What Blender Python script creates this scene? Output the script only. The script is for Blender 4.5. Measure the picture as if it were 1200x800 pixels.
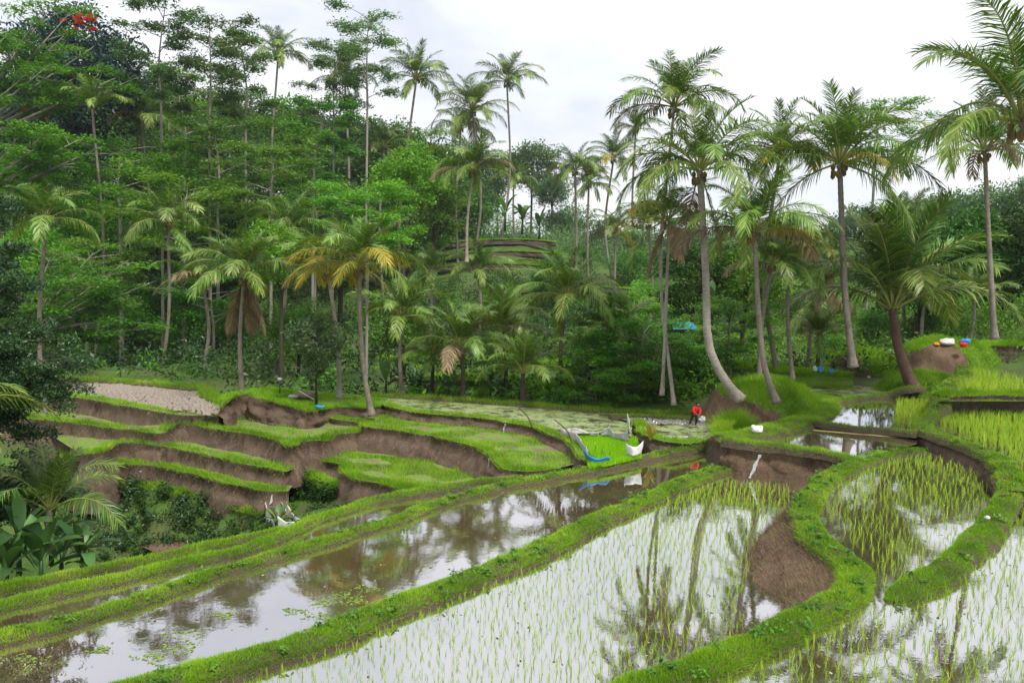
import bpy, bmesh, math, random
import numpy as np
from mathutils import Vector, noise
from mathutils.geometry import tessellate_polygon

for o in list(bpy.data.objects):
    bpy.data.objects.remove(o)
SC = bpy.context.scene
COL = SC.collection
RNG = np.random.default_rng(7)
random.seed(7)

# ------------------------------------------------------------------ camera
CAM_H = 8.8
TH = math.atan(0.083)
ROLL = math.radians(1.5)
cam = bpy.data.cameras.new('camera')
cam.lens = 30.0
cam.sensor_width = 36.0
cam.clip_end = 3000
camo = bpy.data.objects.new('camera', cam)
camo.location = (0, 0, CAM_H)
from mathutils import Matrix
camo.rotation_euler = (Matrix.Rotation(math.pi / 2 - TH, 3, 'X') @ Matrix.Rotation(ROLL, 3, 'Z')).to_euler()
COL.objects.link(camo)
SC.camera = camo

# ------------------------------------------------------------------ sky, sun, exposure
SUN_EL, SUN_AZ = math.radians(58), math.radians(150)     # high sun behind cloud, from behind the right shoulder
wd = bpy.data.worlds.new('World')
SC.world = wd
wd.use_nodes = True
nt = wd.node_tree
nt.nodes.clear()
def _n(t, kind, **kw):
    n = t.nodes.new(kind)
    for k, v in kw.items():
        setattr(n, k, v)
    return n
out = _n(nt, 'ShaderNodeOutputWorld')
bg = _n(nt, 'ShaderNodeBackground')
sky = _n(nt, 'ShaderNodeTexSky', sky_type='NISHITA', sun_disc=False)
sky.sun_elevation = SUN_EL
sky.sun_rotation = SUN_AZ
skys = _n(nt, 'ShaderNodeVectorMath', operation='SCALE')
skys.inputs['Scale'].default_value = 0.05
nt.links.new(sky.outputs[0], skys.inputs[0])
tc = _n(nt, 'ShaderNodeTexCoord')
mp = _n(nt, 'ShaderNodeMapping')
mp.inputs['Scale'].default_value = (1.0, 1.0, 2.2)
mp.inputs['Location'].default_value = (0.35, 0.1, 0.2)
nt.links.new(tc.outputs['Generated'], mp.inputs[0])
cn = _n(nt, 'ShaderNodeTexNoise')
cn.inputs['Scale'].default_value = 2.6
cn.inputs['Detail'].default_value = 7
cn.inputs['Roughness'].default_value = 0.52
cn.inputs['Distortion'].default_value = 0.35
nt.links.new(mp.outputs[0], cn.inputs['Vector'])
cr = _n(nt, 'ShaderNodeValToRGB')
cr.color_ramp.elements[0].position = 0.36
cr.color_ramp.elements[0].color = (0.295, 0.31, 0.345, 1)
cr.color_ramp.elements[1].position = 0.56
cr.color_ramp.elements[1].color = (0.405, 0.41, 0.42, 1)
nt.links.new(cn.outputs['Fac'], cr.inputs[0])
mx = _n(nt, 'ShaderNodeMixRGB')
mx.inputs[0].default_value = 0.92
nt.links.new(skys.outputs[0], mx.inputs[1])
nt.links.new(cr.outputs[0], mx.inputs[2])
nt.links.new(mx.outputs[0], bg.inputs[0])
bg.inputs[1].default_value = 1.0
nt.links.new(bg.outputs[0], out.inputs[0])

sd = bpy.data.lights.new('sun', 'SUN')
sd.energy = 1.5
sd.angle = math.radians(11)
sd.color = (1.0, 0.96, 0.89)
so = bpy.data.objects.new('sun', sd)
COL.objects.link(so)
_d = Vector((math.sin(SUN_AZ) * math.cos(SUN_EL), math.cos(SUN_AZ) * math.cos(SUN_EL), math.sin(SUN_EL)))
so.rotation_euler = _d.to_track_quat('Z', 'Y').to_euler()
so.location = (0, 0, 60)

SC.view_settings.view_transform = 'Standard'
SC.view_settings.look = 'None'
SC.view_settings.exposure = 1.56
SC.view_settings.gamma = 1.0
SC.cycles.max_bounces = 7
SC.cycles.diffuse_bounces = 4
SC.cycles.glossy_bounces = 3
SC.cycles.transmission_bounces = 4
SC.cycles.transparent_max_bounces = 8
SC.cycles.use_denoising = True
SC.cycles.sample_clamp_indirect = 6

# ------------------------------------------------------------------ pixel -> place
FPX = 1000.0
_f = np.array([0, math.cos(TH), -math.sin(TH)])
_u = np.array([0, math.sin(TH), math.cos(TH)])
_r = np.array([1.0, 0, 0])
ORG = np.array([0, 0, CAM_H])
def ray(px, py):
    u, v = (px - 600) / FPX, (400 - py) / FPX
    u, v = u * math.cos(ROLL) - v * math.sin(ROLL), u * math.sin(ROLL) + v * math.cos(ROLL)
    return _r * u + _u * v + _f
def G(px, py, z):
    """the point of the level z seen at this pixel of the photograph"""
    d = ray(px, py)
    return ORG + d * ((z - CAM_H) / d[2])
_DA, _DB = [0, 23, 29, 40, 46, 52, 60, 66, 72, 85, 98, 110, 130, 190], [0, 26.5, 33, 42, 45.5, 49, 53.5, 58, 66, 102, 148, 192, 235, 330]
def DM(D): return np.interp(D, _DA, _DB)          # stretches the depth of the far slope
def At(px, py, D):
    d = ray(px, py)
    return ORG + d * (DM(D) / d[1])

# ------------------------------------------------------------------ object helpers
def tag(o, label=None, cat=None, group=None, kind=None):
    if label: o['label'] = label
    if cat: o['category'] = cat
    if group: o['group'] = group
    if kind: o['kind'] = kind
    return o
def mk(name, V, F, mats, parent=None, smooth=False, rnd=None, mi=None):
    """V (N,3); F = list of int arrays (tris / quads); one mesh object"""
    me = mkmesh(name, V, F, mats, smooth, rnd, mi)
    return put(name, me, parent)
def put(name, me, parent=None, loc=None, rot=None, scale=None):
    o = bpy.data.objects.new(name, me)
    COL.objects.link(o)
    if parent is not None: o.parent = parent
    if loc is not None: o.location = loc
    if rot is not None: o.rotation_euler = rot
    if scale is not None: o.scale = scale if hasattr(scale, '__len__') else (scale,) * 3
    return o
def mkmesh(name, V, F, mats, smooth=False, rnd=None, mi=None):
    V = np.asarray(V, dtype=np.float32)
    if isinstance(F, np.ndarray): F = [F]
    F = [np.asarray(f, dtype=np.int32) for f in F if len(f)]
    loops = np.concatenate([f.ravel() for f in F]) if F else np.zeros(0, np.int32)
    sizes = np.concatenate([np.full(len(f), f.shape[1], np.int32) for f in F]) if F else np.zeros(0, np.int32)
    me = bpy.data.meshes.new(name)
    me.vertices.add(len(V)); me.vertices.foreach_set('co', V.ravel())
    me.loops.add(len(loops)); me.loops.foreach_set('vertex_index', loops)
    me.polygons.add(len(sizes))
    st = np.concatenate([[0], np.cumsum(sizes)[:-1]]).astype(np.int32) if len(sizes) else np.zeros(0, np.int32)
    me.polygons.foreach_set('loop_start', st)
    me.polygons.foreach_set('loop_total', sizes)
    if not isinstance(mats, (list, tuple)): mats = [mats]
    for m in mats: me.materials.append(m)
    if mi is not None: me.polygons.foreach_set('material_index', np.asarray(mi, np.int32))
    if smooth is not False:
        me.polygons.foreach_set('use_smooth', np.full(len(sizes), True) if smooth is True else np.asarray(smooth, bool))
    if rnd is not None:
        a = me.attributes.new('rnd', 'FLOAT', 'POINT')
        a.data.foreach_set('value', np.asarray(rnd, np.float32))
    me.update(calc_edges=True)
    return me
def empty(name, loc, rz=0):
    o = bpy.data.objects.new(name, None)
    o.empty_display_size = 0.3
    COL.objects.link(o)
    o.location = loc
    o.rotation_euler = (0, 0, rz)
    return o
class MB:
    """collects verts and faces for one mesh"""
    def __init__(s): s.v = []; s.f = []; s.n = 0
    def add(s, V, F):
        V = np.asarray(V, float)
        s.v.append(V)
        for f in F: s.f.append(tuple(int(i) + s.n for i in f))
        s.n += len(V)
    def tube(s, P, R, k=8, cap=True):
        P = np.asarray(P, float); n = len(P)
        R = np.full(n, R) if np.isscalar(R) else np.asarray(R, float)
        T = np.gradient(P, axis=0); T /= np.linalg.norm(T, axis=1)[:, None] + 1e-9
        ref = np.array([0, 0, 1.0]) if abs(T[0][2]) < 0.9 else np.array([1.0, 0, 0])
        V = []; 
        A = np.cross(T[0], ref); A /= np.linalg.norm(A)
        ang = np.arange(k) * 2 * math.pi / k
        for i in range(n):
            A = A - T[i] * A.dot(T[i]); A /= np.linalg.norm(A) + 1e-9
            B = np.cross(T[i], A)
            V.append(P[i] + R[i] * (np.cos(ang)[:, None] * A + np.sin(ang)[:, None] * B))
        V = np.concatenate(V)
        F = [(i * k + j, i * k + (j + 1) % k, (i + 1) * k + (j + 1) % k, (i + 1) * k + j) for i in range(n - 1) for j in range(k)]
        if cap:
            F.append(tuple(range(k - 1, -1, -1))); F.append(tuple((n - 1) * k + j for j in range(k)))
        s.add(V, F)
    def box(s, c, d, rz=0.0):
        x, y, z = np.array(d) / 2
        V = np.array([(a * x, b * y, e * z) for e in (-1, 1) for b in (-1, 1) for a in (-1, 1)])
        cz, sz = math.cos(rz), math.sin(rz)
        V = np.stack([V[:, 0] * cz - V[:, 1] * sz, V[:, 0] * sz + V[:, 1] * cz, V[:, 2]], 1) + np.array(c)
        s.add(V, [(0, 2, 3, 1), (4, 5, 7, 6), (0, 1, 5, 4), (2, 6, 7, 3), (0, 4, 6, 2), (1, 3, 7, 5)])
    def build(s, name, mat, parent=None, smooth=True):
        me = bpy.data.meshes.new(name)
        me.from_pydata([tuple(v) for v in np.concatenate(s.v)], [], s.f)
        for m in (mat if isinstance(mat, (list, tuple)) else [mat]): me.materials.append(m)
        if smooth: me.polygons.foreach_set('use_smooth', [True] * len(me.polygons))
        me.update()
        return put(name, me, parent)

def smooth_line(P, step, jitter=0.0, seed=0):
    """Catmull-Rom through P, resampled evenly"""
    P = np.asarray(P, float)
    Q = np.vstack([2 * P[0] - P[1], P, 2 * P[-1] - P[-2]])
    out = []
    for i in range(1, len(Q) - 2):
        t = np.linspace(0, 1, 24, endpoint=False)[:, None]
        a, b, c, d = Q[i - 1], Q[i], Q[i + 1], Q[i + 2]
        out.append(0.5 * (2 * b + (c - a) * t + (2 * a - 5 * b + 4 * c - d) * t ** 2 + (3 * b - a - 3 * c + d) * t ** 3))
    out.append(P[-1:])
    C = np.vstack(out)
    s = np.concatenate([[0], np.cumsum(np.linalg.norm(np.diff(C, axis=0), axis=1))])
    n = max(2, int(s[-1] / step) + 1)
    u = np.linspace(0, s[-1], n)
    R = np.stack([np.interp(u, s, C[:, k]) for k in range(3)], 1)
    if jitter:
        N = right_normals(R)
        w = np.array([noise.noise(Vector((x * 0.9, y * 0.9, seed * 7.3))) + 0.5 * noise.noise(Vector((x * 2.7, y * 2.7, seed * 3.1))) for x, y, _ in R])
        w[0] = w[-1] = 0
        R = R + N * (w * jitter)[:, None]
    return R
def right_normals(R):
    T = np.gradient(R, axis=0)
    N = np.stack([T[:, 1], -T[:, 0], np.zeros(len(R))], 1)
    return N / (np.linalg.norm(N, axis=1)[:, None] + 1e-9)
def nz(p, s, seed=0.0):
    return noise.noise(Vector((p[0] * s + seed * 11.7, p[1] * s - seed * 5.1, p[2] * s)))
def inside(poly, X, Y):
    poly = np.asarray(poly)[:, :2]
    c = np.zeros(len(X), bool)
    x0, y0 = poly[-1]
    for x1, y1 in poly:
        m = ((y0 > Y) != (y1 > Y)) & (X < (x1 - x0) * (Y - y0) / (y1 - y0 + 1e-12) + x0)
        c ^= m
        x0, y0 = x1, y1
    return c

# ------------------------------------------------------------------ materials
def newmat(name):
    m = bpy.data.materials.new(name); m.use_nodes = True
    t = m.node_tree; t.nodes.clear()
    o = _n(t, 'ShaderNodeOutputMaterial')
    return m, t, o
def L(t, a, b): t.links.new(a, b)
def noise_node(t, scale, detail=4, rough=0.55, coord='Object', stretch=None):
    c = _n(t, 'ShaderNodeTexCoord')
    src = c.outputs[coord]
    if stretch:
        q = _n(t, 'ShaderNodeMapping'); q.inputs['Scale'].default_value = stretch
        L(t, src, q.inputs[0]); src = q.outputs[0]
    n = _n(t, 'ShaderNodeTexNoise')
    n.inputs['Scale'].default_value = scale; n.inputs['Detail'].default_value = detail; n.inputs['Roughness'].default_value = rough
    L(t, src, n.inputs['Vector'])
    return n.outputs['Fac']
def ramp(t, fac, stops):
    r = _n(t, 'ShaderNodeValToRGB')
    e = r.color_ramp.elements
    while len(e) < len(stops): e.new(0.5)
    for q, (p, c) in zip(e, stops):
        q.position = p; q.color = (*c, 1)
    L(t, fac, r.inputs[0])
    return r.outputs[0]
def mixc(t, fac, a, b, mode='MIX'):
    m = _n(t, 'ShaderNodeMixRGB', blend_type=mode)
    for k, v in ((0, fac), (1, a), (2, b)):
        if hasattr(v, 'links') or hasattr(v, 'is_linked'): L(t, v, m.inputs[k])
        elif k == 0: m.inputs[0].default_value = v
        else: m.inputs[k].default_value = (*v, 1)
    return m.outputs[0]
def bump(t, h, strength, dist=0.05):
    b = _n(t, 'ShaderNodeBump'); b.inputs['Strength'].default_value = strength; b.inputs['Distance'].default_value = dist
    L(t, h, b.inputs['Height'])
    return b.outputs[0]
def leaf_mat(name, stops, trans=0.35, rough=0.45, spec=0.4, objvar=0.12, tint=1.0):
    """foliage: colour varies leaf by leaf (rnd) and plant by plant; some light passes through"""
    m, t, o = newmat(name)
    at = _n(t, 'ShaderNodeAttribute', attribute_name='rnd')
    col = ramp(t, at.outputs['Fac'], stops)
    oi = _n(t, 'ShaderNodeObjectInfo')
    hs = _n(t, 'ShaderNodeHueSaturation')
    mr = _n(t, 'ShaderNodeMapRange'); mr.inputs['To Min'].default_value = 0.5 - objvar * 0.10; mr.inputs['To Max'].default_value = 0.5 + objvar * 0.12
    L(t, oi.outputs['Random'], mr.inputs[0]); L(t, mr.outputs[0], hs.inputs['Hue'])
    ml = _n(t, 'ShaderNodeMath', operation='MULTIPLY'); ml.inputs[1].default_value = 7.13
    fr = _n(t, 'ShaderNodeMath', operation='FRACT')
    L(t, oi.outputs['Random'], ml.inputs[0]); L(t, ml.outputs[0], fr.inputs[0])
    mv = _n(t, 'ShaderNodeMapRange'); mv.inputs['To Min'].default_value = 1 - objvar * 2; mv.inputs['To Max'].default_value = 1 + objvar * 2
    L(t, fr.outputs[0], mv.inputs[0]); L(t, mv.outputs[0], hs.inputs['Value'])
    L(t, col, hs.inputs['Color'])
    p = _n(t, 'ShaderNodeBsdfPrincipled')
    p.inputs['Roughness'].default_value = rough
    p.inputs['Specular IOR Level'].default_value = spec
    L(t, hs.outputs[0], p.inputs['Base Color'])
    tr = _n(t, 'ShaderNodeBsdfTranslucent')
    tcx = mixc(t, 1.0, hs.outputs[0], (1.25 * tint, 1.2 * tint, 0.55 * tint), 'MULTIPLY')
    L(t, tcx, tr.inputs[0])
    ms = _n(t, 'ShaderNodeMixShader'); ms.inputs[0].default_value = trans
    L(t, p.outputs[0], ms.inputs[1]); L(t, tr.outputs[0], ms.inputs[2]); L(t, ms.outputs[0], o.inputs[0])
    return m
def plain(name, col, rough=0.7, spec=0.3, var=0.15, scale=3.0, bmp=0.0, trans=0.0):
    m, t, o = newmat(name)
    n = noise_node(t, scale, 5)
    c = ramp(t, n, [(0.3, tuple(x * (1 - var) for x in col)), (0.7, tuple(min(1, x * (1 + var)) for x in col))])
    p = _n(t, 'ShaderNodeBsdfPrincipled'); p.inputs['Roughness'].default_value = rough; p.inputs['Specular IOR Level'].default_value = spec
    L(t, c, p.inputs['Base Color'])
    if bmp: L(t, bump(t, n, bmp), p.inputs['Normal'])
    if trans:
        tr = _n(t, 'ShaderNodeBsdfTranslucent'); L(t, c, tr.inputs[0])
        ms = _n(t, 'ShaderNodeMixShader'); ms.inputs[0].default_value = trans
        L(t, p.outputs[0], ms.inputs[1]); L(t, tr.outputs[0], ms.inputs[2]); L(t, ms.outputs[0], o.inputs[0])
    else:
        L(t, p.outputs[0], o.inputs[0])
    return m
M = {}
def soil_mat(name, dark, mid, pale, rough=0.85):
    m, t, o = newmat(name)
    a = noise_node(t, 0.45, 6, 0.6)
    b = noise_node(t, 3.0, 6, 0.65, stretch=(1, 1, 0.35))
    g = noise_node(t, 14.0, 4, 0.7)
    c1 = ramp(t, b, [(0.28, dark), (0.5, mid), (0.74, pale)])
    c2 = mixc(t, ramp(t, a, [(0.42, (0, 0, 0)), (0.62, (1, 1, 1))]), c1, tuple(0.55 * x + 0.45 * y for x, y in zip(mid, pale)))
    c3 = mixc(t, 0.35, c2, ramp(t, g, [(0.3, dark), (0.7, pale)]))
    p = _n(t, 'ShaderNodeBsdfPrincipled'); p.inputs['Roughness'].default_value = rough; p.inputs['Specular IOR Level'].default_value = 0.2
    L(t, c3, p.inputs['Base Color'])
    mixh = _n(t, 'ShaderNodeMath', operation='ADD'); L(t, b, mixh.inputs[0]); L(t, g, mixh.inputs[1])
    L(t, bump(t, mixh.outputs[0], 0.7, 0.08), p.inputs['Normal'])
    L(t, p.outputs[0], o.inputs[0])
    return m
M['soil'] = soil_mat('terrace_soil', (0.026, 0.017, 0.011), (0.088, 0.058, 0.039), (0.23, 0.165, 0.12))
M['soil_wet'] = soil_mat('wet_soil', (0.03, 0.021, 0.015), (0.07, 0.05, 0.036), (0.12, 0.085, 0.06), 0.6)
M['soil_red'] = soil_mat('reddish_soil', (0.045, 0.028, 0.018), (0.115, 0.072, 0.044), (0.23, 0.16, 0.10))
def turf_mat(name, g1, g2, s1, lo, hi, sc=1.3):
    m, t, o = newmat(name)
    a = noise_node(t, sc, 7, 0.65)
    b = noise_node(t, 9.0, 4, 0.7)
    gc = ramp(t, b, [(0.3, g1), (0.7, g2)])
    c = mixc(t, ramp(t, a, [(lo, (0, 0, 0)), (hi, (1, 1, 1))]), mixc(t, b, s1, tuple(x * 1.8 for x in s1)), gc)
    p = _n(t, 'ShaderNodeBsdfPrincipled'); p.inputs['Roughness'].default_value = 0.85; p.inputs['Specular IOR Level'].default_value = 0.2
    L(t, c, p.inputs['Base Color'])
    L(t, bump(t, b, 0.8, 0.06), p.inputs['Normal'])
    L(t, p.outputs[0], o.inputs[0])
    return m
M['turf'] = turf_mat('turf', (0.08, 0.16, 0.012), (0.16, 0.28, 0.03), (0.08, 0.06, 0.04), 0.25, 0.42)
M['terrace_top'] = turf_mat('terrace_floor', (0.10, 0.18, 0.02), (0.20, 0.32, 0.05), (0.13, 0.10, 0.07), 0.40, 0.55, 1.6)
M['hill'] = turf_mat('hill_ground', (0.035, 0.075, 0.01), (0.09, 0.17, 0.025), (0.05, 0.038, 0.024), 0.3, 0.55, 0.35)
M['mudfield'] = turf_mat('dry_mud', (0.20, 0.165, 0.135), (0.34, 0.29, 0.245), (0.19, 0.16, 0.13), 0.35, 0.5, 2.5)

def water_mat(name, mud, mud2, gloss_col=(0.95, 0.96, 1.0), ior=0.60, scum=None, ripple=0.006, scum_lo=0.55, scum_hi=0.66, scum_scale=0.9):
    m, t, o = newmat(name)
    a = noise_node(t, 0.5, 5, 0.6)
    body = ramp(t, a, [(0.3, mud), (0.7, mud2)])
    d = _n(t, 'ShaderNodeBsdfDiffuse'); L(t, body, d.inputs[0])
    g = _n(t, 'ShaderNodeBsdfGlossy'); g.inputs['Roughness'].default_value = 0.012
    g.inputs[0].default_value = (*gloss_col, 1)
    rp = noise_node(t, 2.2, 4, 0.6)
    b = bump(t, rp, ripple, 0.25)
    L(t, b, g.inputs['Normal'])
    fr = _n(t, 'ShaderNodeFresnel'); fr.inputs['IOR'].default_value = 1.33
    ma = _n(t, 'ShaderNodeMath', operation='MULTIPLY_ADD'); ma.inputs[1].default_value = 1 - ior; ma.inputs[2].default_value = ior
    L(t, fr.outputs[0], ma.inputs[0])
    ms = _n(t, 'ShaderNodeMixShader')
    L(t, ma.outputs[0], ms.inputs[0]); L(t, d.outputs[0], ms.inputs[1]); L(t, g.outputs[0], ms.inputs[2])
    last = ms.outputs[0]
    if scum:
        n1 = noise_node(t, scum_scale, 8, 0.72)
        k = ramp(t, n1, [(scum_lo, (0, 0, 0)), (scum_hi, (1, 1, 1))])
        sp = _n(t, 'ShaderNodeBsdfPrincipled'); sp.inputs['Roughness'].default_value = 0.7
        n2 = noise_node(t, 12, 4, 0.7)
        L(t, ramp(t, n2, [(0.35, tuple(x * 0.6 for x in scum)), (0.65, tuple(min(1, x * 1.3) for x in scum))]), sp.inputs[0])
        m2 = _n(t, 'ShaderNodeMixShader'); L(t, k, m2.inputs[0]); L(t, last, m2.inputs[1]); L(t, sp.outputs[0], m2.inputs[2])
        last = m2.outputs[0]
    L(t, last, o.inputs[0])
    return m
M['water'] = water_mat('muddy_water', (0.10, 0.066, 0.036), (0.145, 0.10, 0.06), scum=(0.16, 0.17, 0.06), scum_lo=0.68, scum_hi=0.72, scum_scale=1.7)
M['water_clear'] = water_mat('paddy_water', (0.075, 0.053, 0.03), (0.115, 0.082, 0.05), ripple=0.006)
M['water_scum'] = water_mat('scummy_water', (0.12, 0.1, 0.06), (0.18, 0.15, 0.1), scum=(0.25, 0.31, 0.12), scum_lo=0.40, scum_hi=0.56, scum_scale=1.2)
M['water_mud'] = water_mat('wet_mud', (0.16, 0.14, 0.125), (0.26, 0.235, 0.22), ior=0.2, ripple=0.5)
M['grass'] = leaf_mat('grass_blades', [(0.0, (0.106, 0.219, 0.013)), (0.5, (0.206, 0.394, 0.022)), (0.88, (0.325, 0.512, 0.037)), (1.0, (0.475, 0.500, 0.112))], trans=0.4, rough=0.5, spec=0.08, objvar=0.04)
M['rice'] = leaf_mat('rice_blades', [(0.0, (0.163, 0.312, 0.019)), (0.6, (0.325, 0.500, 0.037)), (1.0, (0.500, 0.587, 0.088))], trans=0.35, rough=0.5, spec=0.08, objvar=0.02)
M['nursery'] = leaf_mat('nursery_seedlings', [(0.0, (0.200, 0.475, 0.010)), (1.0, (0.338, 0.620, 0.025))], trans=0.35, rough=0.5, spec=0.08, objvar=0.02)
M['leaf_bright'] = leaf_mat('bright_foliage', [(0.0, (0.048, 0.145, 0.014)), (0.5, (0.115, 0.295, 0.026)), (1.0, (0.215, 0.43, 0.045))], spec=0.18, trans=0.4, objvar=0.14)
M['leaf_mid'] = leaf_mat('mid_foliage', [(0.0, (0.037, 0.100, 0.018)), (0.5, (0.088, 0.213, 0.027)), (1.0, (0.175, 0.325, 0.050))], spec=0.18, trans=0.35, objvar=0.16)
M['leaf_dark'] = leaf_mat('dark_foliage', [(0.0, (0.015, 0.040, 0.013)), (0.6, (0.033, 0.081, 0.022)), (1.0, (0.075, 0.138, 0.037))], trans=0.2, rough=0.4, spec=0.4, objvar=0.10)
M['leaf_blue'] = leaf_mat('bluish_dark_foliage', [(0.0, (0.013, 0.037, 0.035)), (0.6, (0.027, 0.075, 0.065)), (1.0, (0.062, 0.125, 0.106))], trans=0.15, rough=0.4, spec=0.4, objvar=0.06)
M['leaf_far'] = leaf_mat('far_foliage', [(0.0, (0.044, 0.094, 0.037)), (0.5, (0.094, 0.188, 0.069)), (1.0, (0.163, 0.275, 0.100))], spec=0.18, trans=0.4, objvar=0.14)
M['leaf_fine'] = leaf_mat('grey_green_foliage', [(0.0, (0.037, 0.075, 0.025)), (1.0, (0.125, 0.200, 0.075))], trans=0.25, objvar=0.06)
M['palm'] = leaf_mat('palm_frond', [(0.0, (0.038, 0.095, 0.010)), (0.5, (0.10, 0.20, 0.02)), (0.8, (0.20, 0.30, 0.05)), (1.0, (0.33, 0.38, 0.12))], trans=0.25, rough=0.38, spec=0.4, objvar=0.14)
M['leaf_under'] = leaf_mat('shade_darkened_foliage', [(0.0, (0.010, 0.030, 0.006)), (0.5, (0.028, 0.078, 0.012)), (1.0, (0.085, 0.175, 0.025))], spec=0.18, trans=0.3, objvar=0.1)  # darker copy of the mid foliage, forest shade put into the colour
M['palm_yellow'] = leaf_mat('yellowing_frond', [(0.0, (0.12, 0.20, 0.02)), (0.55, (0.30, 0.30, 0.03)), (1.0, (0.52, 0.31, 0.015))], trans=0.35, rough=0.4, spec=0.4, objvar=0.10)
M['palm_dead'] = leaf_mat('dead_frond', [(0.0, (0.11, 0.075, 0.04)), (0.6, (0.20, 0.14, 0.08)), (1.0, (0.32, 0.25, 0.15))], trans=0.15, rough=0.6, spec=0.2, objvar=0.10)
M['banana'] = leaf_mat('banana_leaf', [(0.0, (0.03, 0.09, 0.025)), (1.0, (0.10, 0.21, 0.05))], trans=0.3, rough=0.42, spec=0.4, objvar=0.12)
M['straw'] = leaf_mat('dry_roots', [(0.0, (0.05, 0.033, 0.022)), (0.6, (0.15, 0.105, 0.07)), (0.9, (0.30, 0.23, 0.15)), (1.0, (0.16, 0.24, 0.03))], trans=0.1, rough=0.8, spec=0.1, objvar=0.05)
M['flower'] = plain('red_flower', (0.75, 0.06, 0.02), var=0.3, trans=0.3)
def bark_mat(name, a, b, rings=0.0):
    m, t, o = newmat(name)
    n = noise_node(t, 2.0, 6, 0.7, stretch=(1, 1, 0.5))
    g = noise_node(t, 5.0, 4, 0.7, stretch=(.6, .6, 4.5))
    c = ramp(t, n, [(0.32, a), (0.68, b)])
    c = mixc(t, 0.4, c, ramp(t, g, [(0.35, tuple(x * 0.5 for x in a)), (0.65, b)]))
    p = _n(t, 'ShaderNodeBsdfPrincipled'); p.inputs['Roughness'].default_value = 0.85; p.inputs['Specular IOR Level'].default_value = 0.2
    L(t, c, p.inputs['Base Color']); L(t, bump(t, g, 0.6, 0.05), p.inputs['Normal'])
    L(t, p.outputs[0], o.inputs[0])
    return m
M['bark_pale'] = bark_mat('pale_bark', (0.16, 0.135, 0.11), (0.42, 0.38, 0.33))
M['bark_palm'] = bark_mat('palm_bark', (0.11, 0.09, 0.07), (0.31, 0.27, 0.225))
M['bark_dark'] = bark_mat('dark_bark', (0.03, 0.024, 0.018), (0.10, 0.08, 0.06))
M['bark_red'] = bark_mat('reddish_palm_bark', (0.07, 0.04, 0.03), (0.19, 0.12, 0.09))
M['coconut'] = plain('coconut_husk', (0.14, 0.10, 0.03), var=0.4)
M['petiole'] = plain('frond_stalk', (0.22, 0.23, 0.06), var=0.25)

# ------------------------------------------------------------------ ground: one sheet through known heights
def gw(px, D, z): return ((px - 600) / FPX * D, D, z)
def gp(px, D, z): return tuple(At(px, 370 - (z - 6.5) / D * 1000, D))
CTRL = [(0, 0, 7.1), (-6, 0, 6.9), (8, 0, 7.3), (0, 4, 5.8), (8, 4, 6.0), (-8, 5, 5.0), (0, 8, 3.6), (9, 8, 3.8), (-10, 9, 2.4), (0, 12, 0.8), (10, 12, 0.8), (-12, 13, 0.0), (0, 16, -0.9), (9, 16, -0.5), (-14, 17, -1.6), (24, 5, 6), (28, 16, 0.2),
        (-24, 5, 2), (34, 34, 0.8), (32, 48, 1.4), (48, 48, 6), (50, 70, 10), (70, 30, 9), (60, -20, 14), (-60, -20, 4), (0, -30, 12)]
def nr(X, Y, z): return tuple(G(600 + 1000 * X / Y, 370 - (z - 6.5) / Y * 1000, z))
CTRL += [nr(*q) for q in [(0, 20, -1.2), (5, 30, -1.2), (8, 40, -1.0), (12, 45, -0.2), (18, 40, 0.2), (18, 50, 0.5), (-5, 20, -1.4), (-8, 17, -1.5), (0, 30, -1.5), (3, 38, -1.2), (14, 20, -0.3), (17, 28, 0),
        (5, 45, -0.7), (2, 50, -0.7), (-3, 55, -0.7), (10, 48, -0.3), (22, 55, 1.1), (25, 60, 1.3),
        (-13, 22.5, -1.7), (-10, 26, -1.8), (-15, 27, -3.4), (-14, 33, -4.6), (-18, 39, -5.4), (-16, 44, -5.6), (-22, 44, -5.6), (-20, 47.5, -5.0), (-28, 46, -5.4), (-35, 40, -6.5), (-42, 30, -7), (-32, 20, -5), (-20, 22, -3.6),
        (-11.9, 39.6, -3.4), (-10, 40, -3.0), (-7.9, 39.5, -2.7), (-6.2, 41.4, -2.5), (-8.5, 29.5, -1.9), (-4, 34, -1.8), (-10, 33, -3.2), (-6, 36, -2.4), (-13, 42, -4.0), (-11, 44.5, -3.2),
        (-30, 60, -2.2), (-20, 55, -3.0), (-12, 55, -2.2), (-14, 60, -0.8), (-30, 54, -3.2), (-35, 70, -0.6), (-30, 80, -0.4), (-45, 60, -2), (-50, 75, 0)]]
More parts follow.
